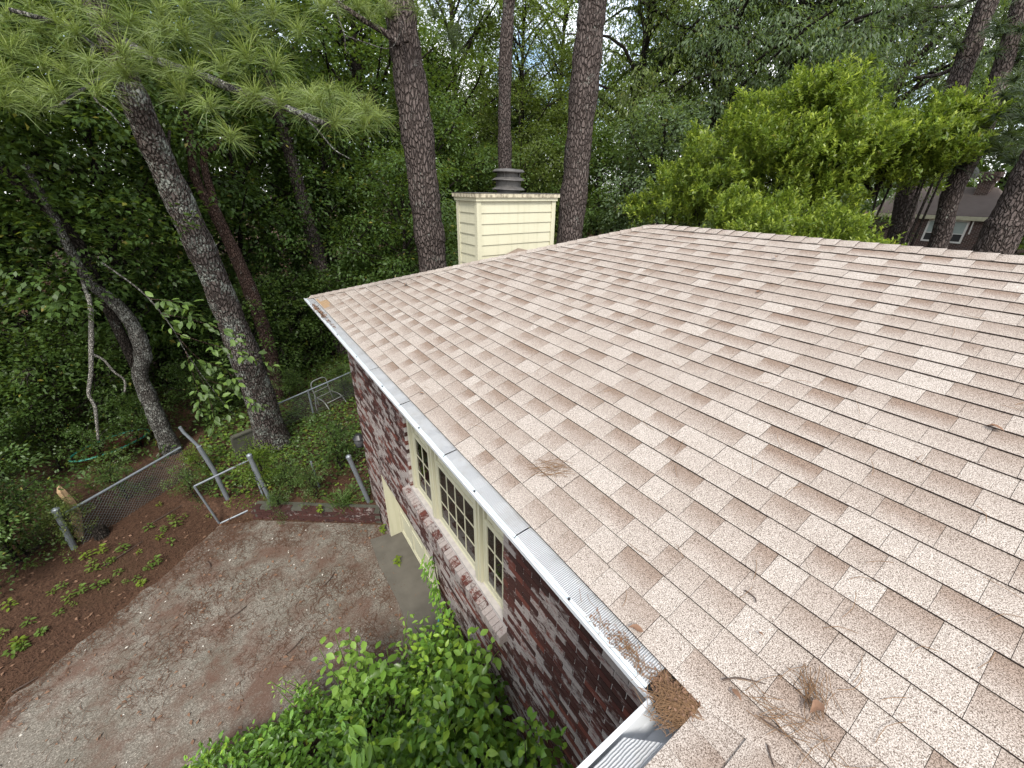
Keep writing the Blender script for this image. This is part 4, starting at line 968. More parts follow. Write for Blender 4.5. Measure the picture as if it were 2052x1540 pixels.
# slim pine behind the chimney, big pine right of it
rb, Q, Rr = px_trunk([(1012, 360), (1011, 250), (1013, 120), (1020, 0), (1026, -120)], [27, 26, 26, 25, 23], 16, n=18)
p3_ = thing('pine_tree', 'slim pine trunk rising straight behind the chimney flue', 'pine tree', rb); trunk_part('trunk', Q, Rr, 'bark', p3_, rb, 14, .05)
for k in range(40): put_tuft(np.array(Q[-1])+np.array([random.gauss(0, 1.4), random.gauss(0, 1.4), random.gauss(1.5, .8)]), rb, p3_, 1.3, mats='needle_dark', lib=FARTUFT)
rb, Q, Rr = px_trunk([(1138, 505), (1154, 350), (1168, 200), (1180, 80), (1188, 0), (1200, -140)], [50, 51, 55, 57, 55, 48], 11.2, n=20)
p4_ = thing('pine_tree', 'thick grey barked pine just right of the cream chimney', 'pine tree', rb); trunk_part('trunk', Q, Rr, 'bark', p4_, rb, 20, .05)
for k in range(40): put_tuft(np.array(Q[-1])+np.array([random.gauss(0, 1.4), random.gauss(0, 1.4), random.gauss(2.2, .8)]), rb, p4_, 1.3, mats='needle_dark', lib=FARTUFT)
# three pines on the right
def right_pine(label, pts, wds, r, spots, m='bark'):
    rb, Q, Rr = px_trunk(pts, wds, r, n=18); t = thing('pine_tree', label, 'pine tree', rb, 'pines at the right'); trunk_part('trunk', Q, Rr, m, t, rb, 14, .05)
    for (p, q, rad, n) in spots:
        c = at_range(p, q, r+random.uniform(-.5, .5)); k0 = np.array(Q[min(range(len(Q)), key=lambda i: np.linalg.norm(np.array(Q[i])-c))])
        m2 = MB(); m2.tube(spline([k0, (k0+c)/2+np.array([0, 0, -.1]), c], 6), [.075, .06, .05, .045, .035, .02], 6); obj('branch', m2.mesh('branch', 'bark', rb, smooth=True), t)
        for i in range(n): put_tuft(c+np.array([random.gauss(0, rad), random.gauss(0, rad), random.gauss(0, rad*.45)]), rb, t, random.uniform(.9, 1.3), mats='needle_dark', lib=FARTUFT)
    return t
right_pine('pine leaning right behind the bright laurel, nearest its right side', [(1796, 495), (1825, 359), (1868, 270), (1911, 183), (1950, 80), (1981, 0), (2020, -100)], [36, 35, 34, 34, 34, 33, 30], 16.6, [(1870, 15, .5, 9), (1830, 155, .12, 0), (1900, -60, .8, 14)])
right_pine('slender dark pine in front of the bungalow window', [(1874, 510), (1907, 390), (1964, 281), (1993, 187), (2025, 80), (2047, 0), (2075, -100)], [30, 30, 30, 29, 28, 27, 25], 15.6, [(2046, 215, .6, 16), (2042, 120, .5, 10), (1950, 215, .15, 0), (2040, 290, .6, 16), (2075, 30, .6, 12)])
right_pine('thick pine leaning out of the picture at the right edge', [(1980, 520), (2030, 425), (2072, 340), (2125, 240), (2190, 120)], [60, 58, 56, 54, 50], 13.5, [])

# forked young tree behind the leaning pine
r1 = math.hypot(*(on_ground(558, 800)-CAM)[:2])
rb, Q, Rr = px_trunk([(558, 800), (540, 700), (508, 600), (475, 520), (440, 445), (413, 400), (390, 350), (380, 273), (367, 215)], [28, 26, 25, 24, 22, 18, 17, 15, 13], [r1]*9, n=20)
fk = thing('forked_tree', 'slim reddish trunk forking in two behind the leaning lichen pine', 'tree', rb); trunk_part('trunk', Q, Rr, 'bark_red', fk, rb, 10)
_, Q, Rr = px_trunk([(440, 445), (426, 394), (411, 343), (408, 304), (395, 288), (380, 278)], [17, 15, 14, 12, 10, 8], r1, False, 10); trunk_part('limb', Q, Rr, 'bark_red', fk, rb, 8)
_, Q, Rr = px_trunk([(410, 305), (425, 300), (440, 286), (470, 262)], [10, 9, 8, 5], r1, False, 8); trunk_part('limb', Q, Rr, 'bark_red', fk, rb, 8)
o = obj('crown', VAR['e'][1], fk, loc=np.array(at_range(380, 200, r1))-rb+np.array([0, 0, -1.5])); o.material_slots[0].link = 'OBJECT'; o.material_slots[0].material = M['leaf_dark']; o.scale = (.8, .8, .8)
for lb, pts, wds, r in (('dark slim pine trunk in the shade between the leaning and thick pines', [(640, 520), (620, 455), (600, 380), (575, 291), (555, 220), (530, 120)], [26, 25, 24, 23, 20, 16], 15.5), ('dark trunk slanting up to the left edge above the crooked trunk', [(190, 560), (150, 480), (86, 413), (0, 335), (-90, 255)], [20, 20, 20, 19, 16], 11.8)):
    rb, Q, Rr = px_trunk(pts, wds, r, n=14); tt_ = thing('shaded_tree', lb, 'tree', rb); trunk_part('trunk', Q, Rr, 'bark_dark' if pts[0][0] < 300 else 'bark', tt_, rb, 10)
    o = obj('crown', VAR['e'][1], tt_, loc=np.array(Q[-1])-rb+np.array([0, 0, -1.])); o.material_slots[0].link = 'OBJECT'; o.material_slots[0].material = M['leaf_dark']; o.scale = (.7, .7, .7)
# crooked lichen trunk at the left
r2 = math.hypot(*(on_ground(345, 905)-CAM)[:2])
rb, Q, Rr = px_trunk([(346, 905), (320, 850), (297, 795), (280, 752), (287, 715), (276, 672), (252, 632), (222, 600), (192, 578), (165, 545), (130, 480), (90, 400), (50, 330)], [34, 30, 27, 25, 28, 26, 24, 22, 19, 17, 15, 13, 11], r2, n=30)
cr = thing('crooked_tree', 'crooked trunk crusted with pale lichen behind the left fence', 'tree', rb); trunk_part('trunk', Q, Rr, 'bark_pale', cr, rb, 12)
o = obj('crown', VAR['e'][1], cr, loc=np.array(at_range(40, 300, r2))-rb+np.array([0, 0, -3])); o.material_slots[0].link = 'OBJECT'; o.material_slots[0].material = M['leaf_dark']; o.scale = (.9, .9, .8)
# its hanging dead branch
rd_ = r2-1.2
def pr(pts, wds, r, n): return px_trunk(pts, wds, r, False, n)
_, Q, Rr = pr([(176, 590), (182, 625), (183, 700), (182, 750), (178, 790), (190, 815), (194, 850), (197, 882)], [8, 8, 8, 7, 6, 6, 5, 4], rd_, 22)
hb = thing('dead_branch', 'pale dead branch hanging straight down beside the crooked lichen trunk', 'branch', Q[-1]); trunk_part('stem', Q, Rr, 'paleband', hb, np.array(Q[-1]), 8, .1); hroot = np.array(Q[-1])
_, Q, Rr = pr([(186, 711), (208, 722), (228, 745), (249, 762), (250, 786)], [5, 4, 4, 4, 3], rd_, 12); trunk_part('twig', Q, Rr, 'paleband', hb, hroot, 6, .1)
m2 = MB(); m2.tube(spline([at_range(174, 590, rd_), at_range(165, 560, r2-.4), at_range(170, 556, r2)], 6), .03, 6); obj('twig', m2.mesh('twig', 'bark_pale', hroot), hb)

# ================================================================== LEAVES ONE BY ONE
def leaf_mesh(name, L, wd, m, tone, young, curl=.10, seed=0):
    g = random.Random(seed)
    T = [(0, 0, 0), (.26, .42, .07), (.55, .5, .06), (.82, .28, .0), (1, 0, -curl), (.82, -.28, .0), (.55, -.5, .06), (.26, -.42, .07), (.28, 0, 0), (.58, 0, -.005)]
    v = [(a*L, b*wd*L*(1+.1*g.uniform(-1, 1)), c*L) for a, b, c in T]
    f = [(0, 8, 1), (8, 9, 2, 1), (9, 4, 3, 2), (0, 7, 8), (8, 7, 6, 9), (9, 6, 5, 4)]
    return mesh(name, v, f, m, None, np.array([(tone, young, 0)]*len(v)), True)
LF_T = np.array([(0, 0, 0), (.26, .42, .07), (.55, .5, .06), (.82, .28, .0), (1, 0, -.1), (.82, -.28, .0), (.55, -.5, .06), (.26, -.42, .07), (.28, 0, 0), (.58, 0, -.005)])
LF_F = np.array([(0, 8, 1), (8, 9, 2), (8, 2, 1), (9, 4, 3), (9, 3, 2), (0, 7, 8), (8, 7, 6), (8, 6, 9), (9, 6, 5), (9, 5, 4)])
def full_leaves(c, d, n, L, wd, young):
    d = unit(d); s = unit(np.cross(n, d)); nn = np.cross(d, s); k = len(c); L = np.broadcast_to(L, (k,))
    t = LF_T[None]*L[:, None, None]; v = c[:, None]+t[..., :1]*d[:, None]+t[..., 1:2]*wd*s[:, None]+t[..., 2:]*nn[:, None]
    f = (LF_F[None]+np.arange(k)[:, None, None]*10).reshape(-1, 3)
    cc = np.repeat(np.stack([rng.random(k), np.broadcast_to(young, (k,)), rng.random(k)], 1), 10, 0)
    return v.reshape(-1, 3), f, cc
def frame(c, d, n):
    d = Vector(d).normalized(); n = Vector(n); s = n.cross(d).normalized(); u = d.cross(s)
    return Matrix(((d[0], s[0], u[0], c[0]), (d[1], s[1], u[1], c[1]), (d[2], s[2], u[2], c[2]), (0, 0, 0, 1)))

# leafy branch hanging in front of the leaning pine
LB = [leaf_mesh('leaf', .15, .5, 'leaf_mid', t, y, .14, i) for i, (t, y) in enumerate(((.3, .0), (.55, .0), (.8, .1), (.95, .2), (.6, .0)))]
rL = 8.6
main = [(206, 528), (245, 555), (290, 590), (325, 630), (352, 668), (372, 705), (410, 760), (445, 805), (470, 835)]
subs = [main, [(325, 630), (380, 640), (440, 660), (490, 690)], [(352, 668), (420, 690), (490, 708), (552, 735)], [(372, 705), (390, 760), (400, 800), (395, 830)], [(410, 760), (450, 775), (500, 800), (515, 815)], [(360, 680), (400, 720), (450, 740), (480, 775)], [(395, 740), (420, 800), (430, 850), (425, 875)], [(300, 600), (350, 605), (390, 625)]]
root = at_range(206, 528, rL+1.5); lbz = thing('leafy_branch', 'drooping branch of pale green leaves in front of the leaning pine trunk', 'branch', root)
cnt = 0
for si, pth in enumerate(subs):
    P = np.array(spline([at_range(a, b, (rL+1.4-1.4*min(1, i/3.) if si == 0 else rL+random.uniform(-.15, .15))) for i, (a, b) in enumerate(pth)], 16))
    m2 = MB(); m2.tube(list(P), list(np.linspace(.016 if si == 0 else .007, .003, 16)), 5); obj('twig', m2.mesh('twig', 'bark_pale' if si == 0 else 'bark_red', root, smooth=True), lbz)
    for k in range(34 if si else 30):
        t = random.uniform(.35 if si == 0 else .2, 1); j = min(14, int(t*15)); q = P[j]+(P[j+1]-P[j])*(t*15-j); sd = unit(P[j+1]-P[j])
        lat = np.array([random.gauss(0, 1), random.gauss(0, 1), random.gauss(-.35, .4)]); dd = unit(lat)+sd*.5; q = q+unit(lat)*random.uniform(0, .14)
        obj('leaf', random.choice(LB), lbz, mtx=Matrix.Translation(Vector(-root)) @ frame(q, dd, (random.gauss(-.2, .35), random.gauss(-.4, .35), 1)) @ Matrix.Scale(random.uniform(.7, 1.15), 4)); cnt += 1

# foreground bank of vines and shrubs against the wall
def mound(label, cx, cy, h, rx, ry, L, wd, m, nl, nsing, young=.15, name='leafy_shrub', zb=0.0):
    rt = np.array([cx, cy, zb]); t = thing(name, label, 'shrub', rt, None)
    n = nl; az = rng.uniform(0, 6.283, n); cz = rng.random(n)**.75
    sr = np.sqrt(1-cz**2); shell = rng.uniform(.72, 1.04, n); bmp = 1+.13*np.sin(az*3+cx*5)+.10*np.sin(az*7+cz*6+cy*9)
    o = np.stack([sr*np.cos(az)*rx, sr*np.sin(az)*ry, cz*h], 1)*(shell*bmp)[:, None]; c = rt+o
    keep = c[:, 0] < XW-.02-.04*rng.random(n); c = c[keep]; o = o[keep]; shell = shell[keep]; n = len(c)
    out = unit(o/np.array([rx*rx, ry*ry, h*h])); dd = out*.55+rng.normal(0, .6, (n, 3)); dd[:, 2] -= .25
    nn = out*.6+np.array([0, 0, 1.])+rng.normal(0, .38, (n, 3)); Ls = L*rng.uniform(.6, 1.2, n); yg = np.where(rng.random(n) < young, rng.uniform(.3, 1, n), 0)
    # stems
    m2 = MB()
    for i in range(14):
        q = c[rng.integers(n)]; m2.tube(spline([rt+np.array([rng.normal(0, .1), rng.normal(0, .1), -.05]), (rt+q)/2+np.array([0, 0, .15]), q], 7), list(np.linspace(.012, .003, 7)), 4, cap=False)
    obj('stem', m2.mesh('stem', 'bark_red', rt), t)
    vis = (shell > .9) & inframe(c, 0); cand = np.where(vis)[0]; pick = set(rng.choice(cand, min(nsing, len(cand)), replace=False).tolist()) if len(cand) else set()
    lib = [leaf_mesh('leaf', L, wd, m, tt, yy, .12, i) for i, (tt, yy) in enumerate(((.1, 0), (.35, 0), (.6, 0), (.9, 0), (.6, .6*min(1, young*4)), (.8, min(1, young*4))))]
    for i in pick:
        obj('leaf', random.choice(lib[4:] if yg[i] > 0 else lib[:4]), t, mtx=Matrix.Translation(Vector(-rt)) @ frame(c[i]+out[i]*.03, dd[i], nn[i]) @ Matrix.Scale(float(Ls[i]/L), 4))
    rest = np.array([i for i in range(n) if i not in pick]); v, f, cc = full_leaves(c[rest]-rt, dd[rest], nn[rest], Ls[rest], wd, yg[rest])
    stuff(obj('foliage', mesh('foliage', v, f, m, colr=cc), t)); return t
mound('glossy vine heaped high against the brick wall below the gutter corner', -.05, .75, 2.25, .62, .75, .085, .56, 'leaf_ivy', 2600, 220, .25)
mound('tall glossy shrub against the brick wall under the right end of the window', -.15, 1.75, 1.95, .62, .72, .10, .5, 'leaf_ivy', 2200, 220, .35)
mound('leafy shrub beside the wall just below the vine under the window', -.05, 2.6, 1.45, .48, .55, .085, .5, 'leaf_ivy', 1700, 180, .3)
mound('broad glossy shrub in the middle of the foreground greenery', -.95, 1.75, 1.45, .8, .8, .105, .5, 'leaf_ivy', 2400, 220, .3)
mound('spreading glossy shrub at the edge of the gravel right of centre', -.85, 2.75, 1.0, .72, .62, .085, .42, 'leaf_ivy', 2300, 200)
mound('low dark glossy shrub at the left of the foreground greenery', -1.65, 2.95, .85, .66, .58, .085, .42, 'leaf_ivy', 2000, 180, .08)
mound('lowest foreground shrub trailing onto the driveway at its left end', -2.35, 3.2, .55, .62, .5, .085, .45, 'leaf_ivy', 1500, 140, .25)
mound('green shrub filling the bottom edge left of the wall', -1.9, 2.05, 1.05, .9, .75, .09, .5, 'leaf_ivy', 2200, 160, .2)
mound('shrub in the very front at the bottom edge beside the porch gutter', -.75, .75, 1.7, .7, .7, .09, .5, 'leaf_ivy', 1800, 120, .2)
# vine climbing the wall beside the garage
vr = np.array([.3, 3.2, 0]); t = thing('climbing_vine', 'glossy vine climbing the brick wall beside the garage door', 'vine', vr)
LV = [leaf_mesh('leaf', .085, .4, 'leaf_ivy', tt, yy, .12, i) for i, (tt, yy) in enumerate(((.2, 0), (.5, 0), (.8, .1), (.9, .4)))]
vp_ = [on_axis(a, b, 0, .30) for a, b in ((868, 1112), (872, 1140), (878, 1170), (888, 1195), (900, 1225), (915, 1250), (925, 1285))]; wv_ = [.05, .10, .12, .13, .16, .22, .28]
m2 = MB(); m2.tube(spline([np.array([.31, 2.7, 0])]+vp_[::-1], 12), .008, 5); obj('stem', m2.mesh('stem', 'bark_red', vr), t)
for k in range(210):
    u = random.random()*5.99; j = int(u); q = vp_[j]+(vp_[j+1]-vp_[j])*(u-j); wd_ = wv_[j]
    q = q+np.array([-random.uniform(0, .14), random.gauss(0, wd_*.6), random.gauss(0, .05)])
    obj('leaf', random.choice(LV), t, mtx=Matrix.Translation(Vector(-vr)) @ frame(q, (random.gauss(-.5, .3), random.gauss(0, .5), random.gauss(-.7, .3)), (-1, random.gauss(0, .3), random.uniform(.3, 1.2))) @ Matrix.Scale(random.uniform(.7, 1.2), 4))
# lime-green sapling and other tall weeds standing out of the bank
def sapling(label, base, tips, L, wd, m, per, young):
    rt = np.array(base); t = thing('sapling', label, 'sapling', rt); lib = [leaf_mesh('leaf', L, wd, m, tt, yy, .08, i) for i, (tt, yy) in enumerate(((.3, young*.5), (.6, young), (.9, young)))]
    for tp in tips:
        P = np.array(spline([rt, (rt+tp)/2+np.array([random.gauss(0, .05), random.gauss(0, .05), .05]), tp], 12)); m2 = MB(); m2.tube(list(P), list(np.linspace(.009, .003, 12)), 5); obj('stem', m2.mesh('stem', 'leaf_lime', rt, smooth=True), t)
        for k in range(per):
            u = .45+.55*(k+.5)/per; j = min(10, int(u*11)); q = P[j]+(P[j+1]-P[j])*(u*11-j); az = k*2.4+random.uniform(-.4, .4)
            dd = (math.cos(az), math.sin(az), random.uniform(-.35, .25)); q = q+np.array(dd)*.03*random.uniform(.5, 2.5)
            obj('leaf', random.choice(lib), t, mtx=Matrix.Translation(Vector(-rt)) @ frame(q, dd, (random.gauss(0, .25), random.gauss(0, .25), 1)) @ Matrix.Scale(random.uniform(.7, 1.2), 4))
def tipsat(pxs, dep): return [at_depth(a, b, dep+random.uniform(-.1, .1)) for a, b in pxs]
sapling('lime green sapling with oval leaves standing over the gravel edge', (-.95, 3.0, 0), tipsat([(640, 1300), (672, 1275), (700, 1268), (665, 1345), (700, 1330), (715, 1295), (670, 1400), (735, 1310), (690, 1370)], 4.55), .10, .62, 'leaf_lime', 12, .5)
sapling('thin bright weed rising beside the concrete apron', (-.25, 3.3, 0), tipsat([(818, 1225), (850, 1235), (830, 1255), (815, 1290), (840, 1270)], 5.0), .075, .4, 'leaf_lime', 11, .6)
sapling('grey green broad leaved weed right of the lime sapling', (-.6, 2.8, 0), tipsat([(745, 1310), (770, 1330), (735, 1360), (775, 1300), (790, 1350)], 4.5), .13, .5, 'leaf_ivy', 9, .15)
sapling('weed with long pointed leaves poking out at the bottom centre', (-.75, 2.0, 0), tipsat([(705, 1480), (725, 1490), (740, 1470), (715, 1500)], 3.6), .16, .33, 'leaf_ivy', 8, .25)
sapling('heart leaved vine shoots at the top of the bank under the window', (.1, 2.3, 0), tipsat([(955, 1275), (985, 1290), (1000, 1305), (930, 1290), (900, 1300), (970, 1310)], 3.9), .10, .6, 'leaf_lime', 9, .35)
sapling('yellowish thin leaved weed at the gravel edge', (-1.35, 3.3, 0), tipsat([(540, 1365), (565, 1362), (590, 1360), (555, 1380), (600, 1385)], 4.7), .05, .35, 'leaf_lime', 11, .8)

# ================================================================== BRIGHT LAURELS BEHIND THE RIDGE
def laurel(label, base_px, r, lobes, nspray, seed, L=.12):
    g = np.random.default_rng(seed); parts = []; b = at_range(base_px, 500, r); rt = np.array([b[0], b[1], float(gz(b[0], b[1]))])
    t = thing('laurel_tree', label, 'tree', rt, None); wts = np.array([q[2]*q[3] for q in lobes], float); wts /= wts.sum()
    LC = [(at_range(q[0], q[1], r), q[2], q[3]) for q in lobes]; cs = []; os_ = []; m2 = MB()
    for (c, rx, ry), w_ in zip(LC, wts):
        dep = (c-CAM)@fwd; c = c-np.array([0, 0, .18]); a = rx*dep/F_PX*.72; h = ry*dep/F_PX*.74; n = int(nspray*w_)
        nc = max(8, n//30); u = unit(g.normal(0, 1, (nc, 3))); u[:, 2] = np.where(u[:, 2] < -.25, -u[:, 2], u[:, 2]); rad = g.uniform(.55, 1.08, nc)
        cc0 = c+u*rad[:, None]*np.array([a, a, h]); dr = unit(u*np.array([1.1, 1.1, .8])+np.array([0, 0, .38])+g.normal(0, .4, (nc, 3))); j = g.integers(0, nc, n); ln = g.random(n)
        cs.append(cc0[j]+dr[j]*(ln*.75-.3)[:, None]+g.normal(0, 1, (n, 3))*(.24*(1.12-ln))[:, None]*np.array([1, 1, .6])); os_.append(dr[j]+g.normal(0, .25, (n, 3)))
        m2.tube(spline([rt+np.array([g.normal(0, .3), g.normal(0, .3), -.2]), (rt*.6+c*.4)+g.normal(0, .15, 3), c+np.array([0, 0, h*.3])], 8), list(np.linspace(.07, .015, 8)), 6)
        for k in range(10):
            q = c+unit(g.normal(0, 1, 3))*np.array([a, a, h])*.85; m2.tube(spline([c-np.array([0, 0, h*.6]), (c+q)/2, q], 5), list(np.linspace(.025, .006, 5)), 4, cap=False)
    obj('trunk', m2.mesh('trunk', 'bark_dark', rt, smooth=True), t)
    cs = np.concatenate(cs); os_ = np.concatenate(os_); per = 9; n = len(cs)*per
    sh = unit(os_*.7+np.array([0, 0, .75])+g.normal(0, .25, os_.shape)); S0 = np.repeat(sh, per, 0); k = np.tile(np.arange(per), len(cs))
    C0 = np.repeat(cs, per, 0)+S0*(k/per*.20)[:, None]; lat = unit(np.cross(S0, g.normal(0, 1, (n, 3)))); dd = S0*(.35+.65*(k/per))[:, None]+lat*.75
    yg = np.repeat(np.clip(g.normal(.38, .36, len(cs)), 0, 1), per)*(.25+.75*k/per)
    v, f, c = leaves(C0-rt, dd, S0+g.normal(0, .3, (n, 3)), L*g.uniform(.7, 1.15, n), .36, yg); obj('crown', mesh('crown', v, f, 'leaf_bright', colr=c), t); return t
laurel('broad bright green laurel rising behind the roof ridge', 1520, 13.5, [(1500, 330, 190, 110), (1590, 240, 130, 90), (1400, 380, 130, 80), (1660, 330, 130, 110), (1670, 185, 55, 60), (1340, 430, 100, 60), (1700, 250, 80, 80), (1560, 400, 160, 80)], 8600, 41, .105)
laurel('bright laurel lobe reaching right towards the bungalow', 1790, 14.5, [(1825, 280, 105, 70), (1770, 340, 90, 80), (1890, 250, 55, 40), (1870, 310, 75, 50), (1930, 225, 28, 22), (1915, 290, 45, 22)], 3700, 42, .105)
laurel('low bright laurel just above the roof ridge line', 1600, 10.8, [(1465, 440, 45, 50), (1545, 445, 55, 45), (1610, 470, 60, 35), (1670, 470, 50, 40), (1745, 490, 50, 25), (1500, 480, 80, 35)], 2200, 43, .09)

# ================================================================== WOODLAND
random.seed(21)
LM = ['leaf_mid', 'leaf_dark', 'leaf_olive', 'leaf_blue']
# (azimuth, distance, variant, scale, leaf material, label)
trees = [(-24, 15, 'b', 1.0, 'leaf_mid'), (-15.5, 17, 'a', 1.0, 'leaf_mid'), (-9, 15.5, 'e', 1.1, 'leaf_dark'), (-4, 19, 'b', 1.05, 'leaf_mid'), (2.5, 17, 'e', 1.15, 'leaf_dark'),
    (7, 21, 'a', 1.0, 'leaf_dark'), (11.5, 16.5, 'e', 1.05, 'leaf_dark'), (16, 20, 'b', 1.0, 'leaf_dark'), (19.5, 15, 'e', .8, 'leaf_dark'), (24, 19, 'e', 1.0, 'leaf_mid'), (28, 24, 'd', 1.0, 'leaf_olive'),
    (30.5, 20, 'e', .85, 'leaf_mid'), (36, 21, 'e', .85, 'leaf_olive'), (39, 28, 'd', .95, 'leaf_olive'), (45, 21, 'e', 1.0, 'leaf_mid'), (48.5, 24, 'c', 1.0, 'leaf_olive'), (53, 19, 'e', 1.0, 'leaf_blue'),
    (57, 23, 'c', 1.05, 'leaf_blue'), (63, 25, 'c', 1.1, 'leaf_blue'), (65.5, 26, 'c', 1.0, 'leaf_blue'), (72, 31, 'c', 1.1, 'leaf_blue'), (-20, 24, 'a', 1.1, 'leaf_olive'), (-11, 26, 'c', 1.0, 'leaf_olive'), (-1, 27, 'a', 1.1, 'leaf_olive'), (5, 30, 'c', 1.1, 'leaf_mid'),
    (13, 28, 'a', 1.15, 'leaf_mid'), (20.5, 29, 'c', .95, 'leaf_dark'), (26, 33, 'b', .95, 'leaf_mid'), (33, 34, 'b', .75, 'leaf_mid'), (42, 34, 'b', .85, 'leaf_mid'), (51, 33, 'a', 1.1, 'leaf_olive'), (60, 36, 'a', 1.2, 'leaf_mid'), (70, 36, 'a', 1.2, 'leaf_blue'),
    (77.5, 46, 'a', 1.1, 'leaf_mid'), (84, 52, 'b', 1.1, 'leaf_mid'), (88, 47, 'a', 1.1, 'leaf_olive'), (93, 34, 'b', 1.0, 'leaf_dark'), (82, 58, 'c', 1.2, 'leaf_blue'), (-30, 21, 'b', 1.1, 'leaf_mid'), (-34, 14, 'b', .9, 'leaf_dark'), (31.5, 28, 'e', 1.25, 'leaf_olive'), (37, 26, 'e', 1.15, 'leaf_mid'), (34.5, 40, 'a', .9, 'leaf_olive'), (40.5, 24, 'e', 1.05, 'leaf_olive'), (25.5, 23, 'a', .8, 'leaf_mid'), (35.2, 24, 'd', .85, 'leaf_olive'), (30, 31, 'a', .95, 'leaf_mid'), (90, 33, 'a', 1.2, 'leaf_dark'), (97, 30, 'c', 1.1, 'leaf_dark')]  # last two trees stand out of view, added to shade the bungalow
kindn = {'a': 'tall full crowned tree', 'b': 'dense round tree', 'c': 'tall drooping willow leaved tree', 'd': 'tall thin crowned tree', 'e': 'young low leafy tree'}
used = {}
ORD = ['first', 'second', 'third', 'fourth', 'fifth', 'sixth', 'seventh', 'eighth', 'ninth', 'tenth', 'eleventh', 'twelfth', 'thirteenth', 'fourteenth', 'fifteenth', 'sixteenth', 'seventeenth', 'eighteenth', 'nineteenth', 'twentieth', 'twenty-first', 'twenty-second', 'twenty-third']
for az, r, v, s, lm in sorted(trees):
    side = 'left of the leaning pine' if az < -2 else 'between leaning and thick pines' if az < 21 else 'behind the chimney' if az < 42 else 'behind the bright laurel' if az < 75 else 'around the bungalow at right'
    used[v, side] = used.get((v, side), -1)+1
    plant('woodland_tree', f'{kindn[v]} {side}, {ORD[used[v, side]]} such from the left', 'tree', f'woodland trees {side}', v, at_az(az+random.uniform(-.5, .5), r), s*random.uniform(.93, 1.07), None, lm)
# undergrowth
shr = []
for i in range(46):
    az = -26+i*1.35 if i < 38 else 44+(i-38)*4.2; shr.append((az+random.uniform(-1, 1), random.uniform(13.2, 18), random.uniform(.8, 1.35)))
for az, r, s in sorted(shr):
    x, y = at_az(az, r)
    if x > -.6 and x < 8.4 and y < 9: continue
    side = 'left of the leaning pine' if az < -2 else 'between the leaning pine and the house corner' if az < 16 else 'behind the house'
    used[side] = used.get(side, -1)+1
    plant('woodland_shrub', f'dark woodland shrub growing {side}, {ORD[used[side]]} from the left', 'shrub', f'woodland shrubs {side}', 's', (x, y), s, None, random.choice(['leaf_dark', 'leaf_dark', 'leaf_mid']))
# distant wood as one mass
n = 52000; az = rng.uniform(R(-38), R(112), n); rr = rng.uniform(44, 62, n); hh = rng.random(n)**.8*(15+4*np.sin(az*9)+3*np.sin(az*23+1)-5.5*np.exp(-((np.degrees(az)-34)/6)**2))
c = np.stack([CAM[0]+rr*np.sin(az), CAM[1]+rr*np.cos(az), hh-1.5], 1)
v, f, cc = leaves(c, rng.normal(0, 1, (n, 3))+np.array([0, 0, -.4]), rng.normal(0, .5, (n, 3))+np.array([0, 0, 1.]), .62*rng.uniform(.6, 1.3, n), .6)
o = stuff(obj('distant_wood', mesh('distant_wood', v, f, 'leaf_mid', colr=cc))); o['label'] = 'far wood closing the view behind the trees'; o['category'] = 'wood'

# ================================================================== SHRUBS AND WEEDS BY THE DRIVE
spec = [((160, 1085), 's', .36, 'leaf_olive', 'round twiggy bush beside the fence end post'), ((40, 1130), 's', .75, 'leaf_dark', 'dark bush at the left edge below the fence'), ((5, 1180), 't', .9, 'leaf_mid', 'low bright bush at the very left edge'), ((60, 1110), 's', .5, 'leaf_dark', 'dark bush between the left edge and the end post'),
    ((255, 1005), 't', .55, 'leaf_mid', 'leafy bush growing through the middle of the left fence'), ((395, 1000), 't', .42, 'leaf_mid', 'vine covered weed at the foot of the leaning gate post'), ((405, 955), 't', .4, 'leaf_bright', 'vine climbing the leaning gate post'), ((535, 985), 't', .62, 'leaf_bright', 'bright shrub growing over the gate hinge post'),
    ((585, 990), 't', .45, 'leaf_mid', 'weedy shrub above the retaining wall by the gate'), ((690, 945), 't', .75, 'leaf_dark', 'dark leaved shrub beside the house corner post'), ((630, 1000), 't', .42, 'leaf_mid', 'low shrub in the middle of the yard edge'), ((470, 830), 't', .7, 'leaf_dark', 'dark shrub at the left of the leaning pine base'),
    ((10, 950), 's', .8, 'leaf_dark', 'thicket at the left edge behind the fence'), ((120, 945), 's', .6, 'leaf_dark', 'thin shrub between the fence and the teal tub'), ((285, 895), 's', .5, 'leaf_dark', 'shrub behind the fence below the crooked trunk'), ((225, 945), 't', .62, 'leaf_dark', 'small shrub in front of the teal tub'),
    ((420, 850), 's', .62, 'leaf_dark', 'shrub behind the leaning gate post'), ((590, 800), 't', .55, 'leaf_mid', 'vine heap on the back fence left of the chair'), ((690, 800), 't', .6, 'leaf_mid', 'small shrub on the back fence right of the chair'), ((50, 1000), 's', .6, 'leaf_dark', 'bush behind the snapped branch stub'), ((560, 1015), 't', .35, 'leaf_mid', 'small weedy shrub right at the gate foot')]
for (p, v, s, lm, lb) in spec:
    q = on_ground(*p); plant('bush', lb, 'bush', None, v, (q[0], q[1]), s, None, lm)
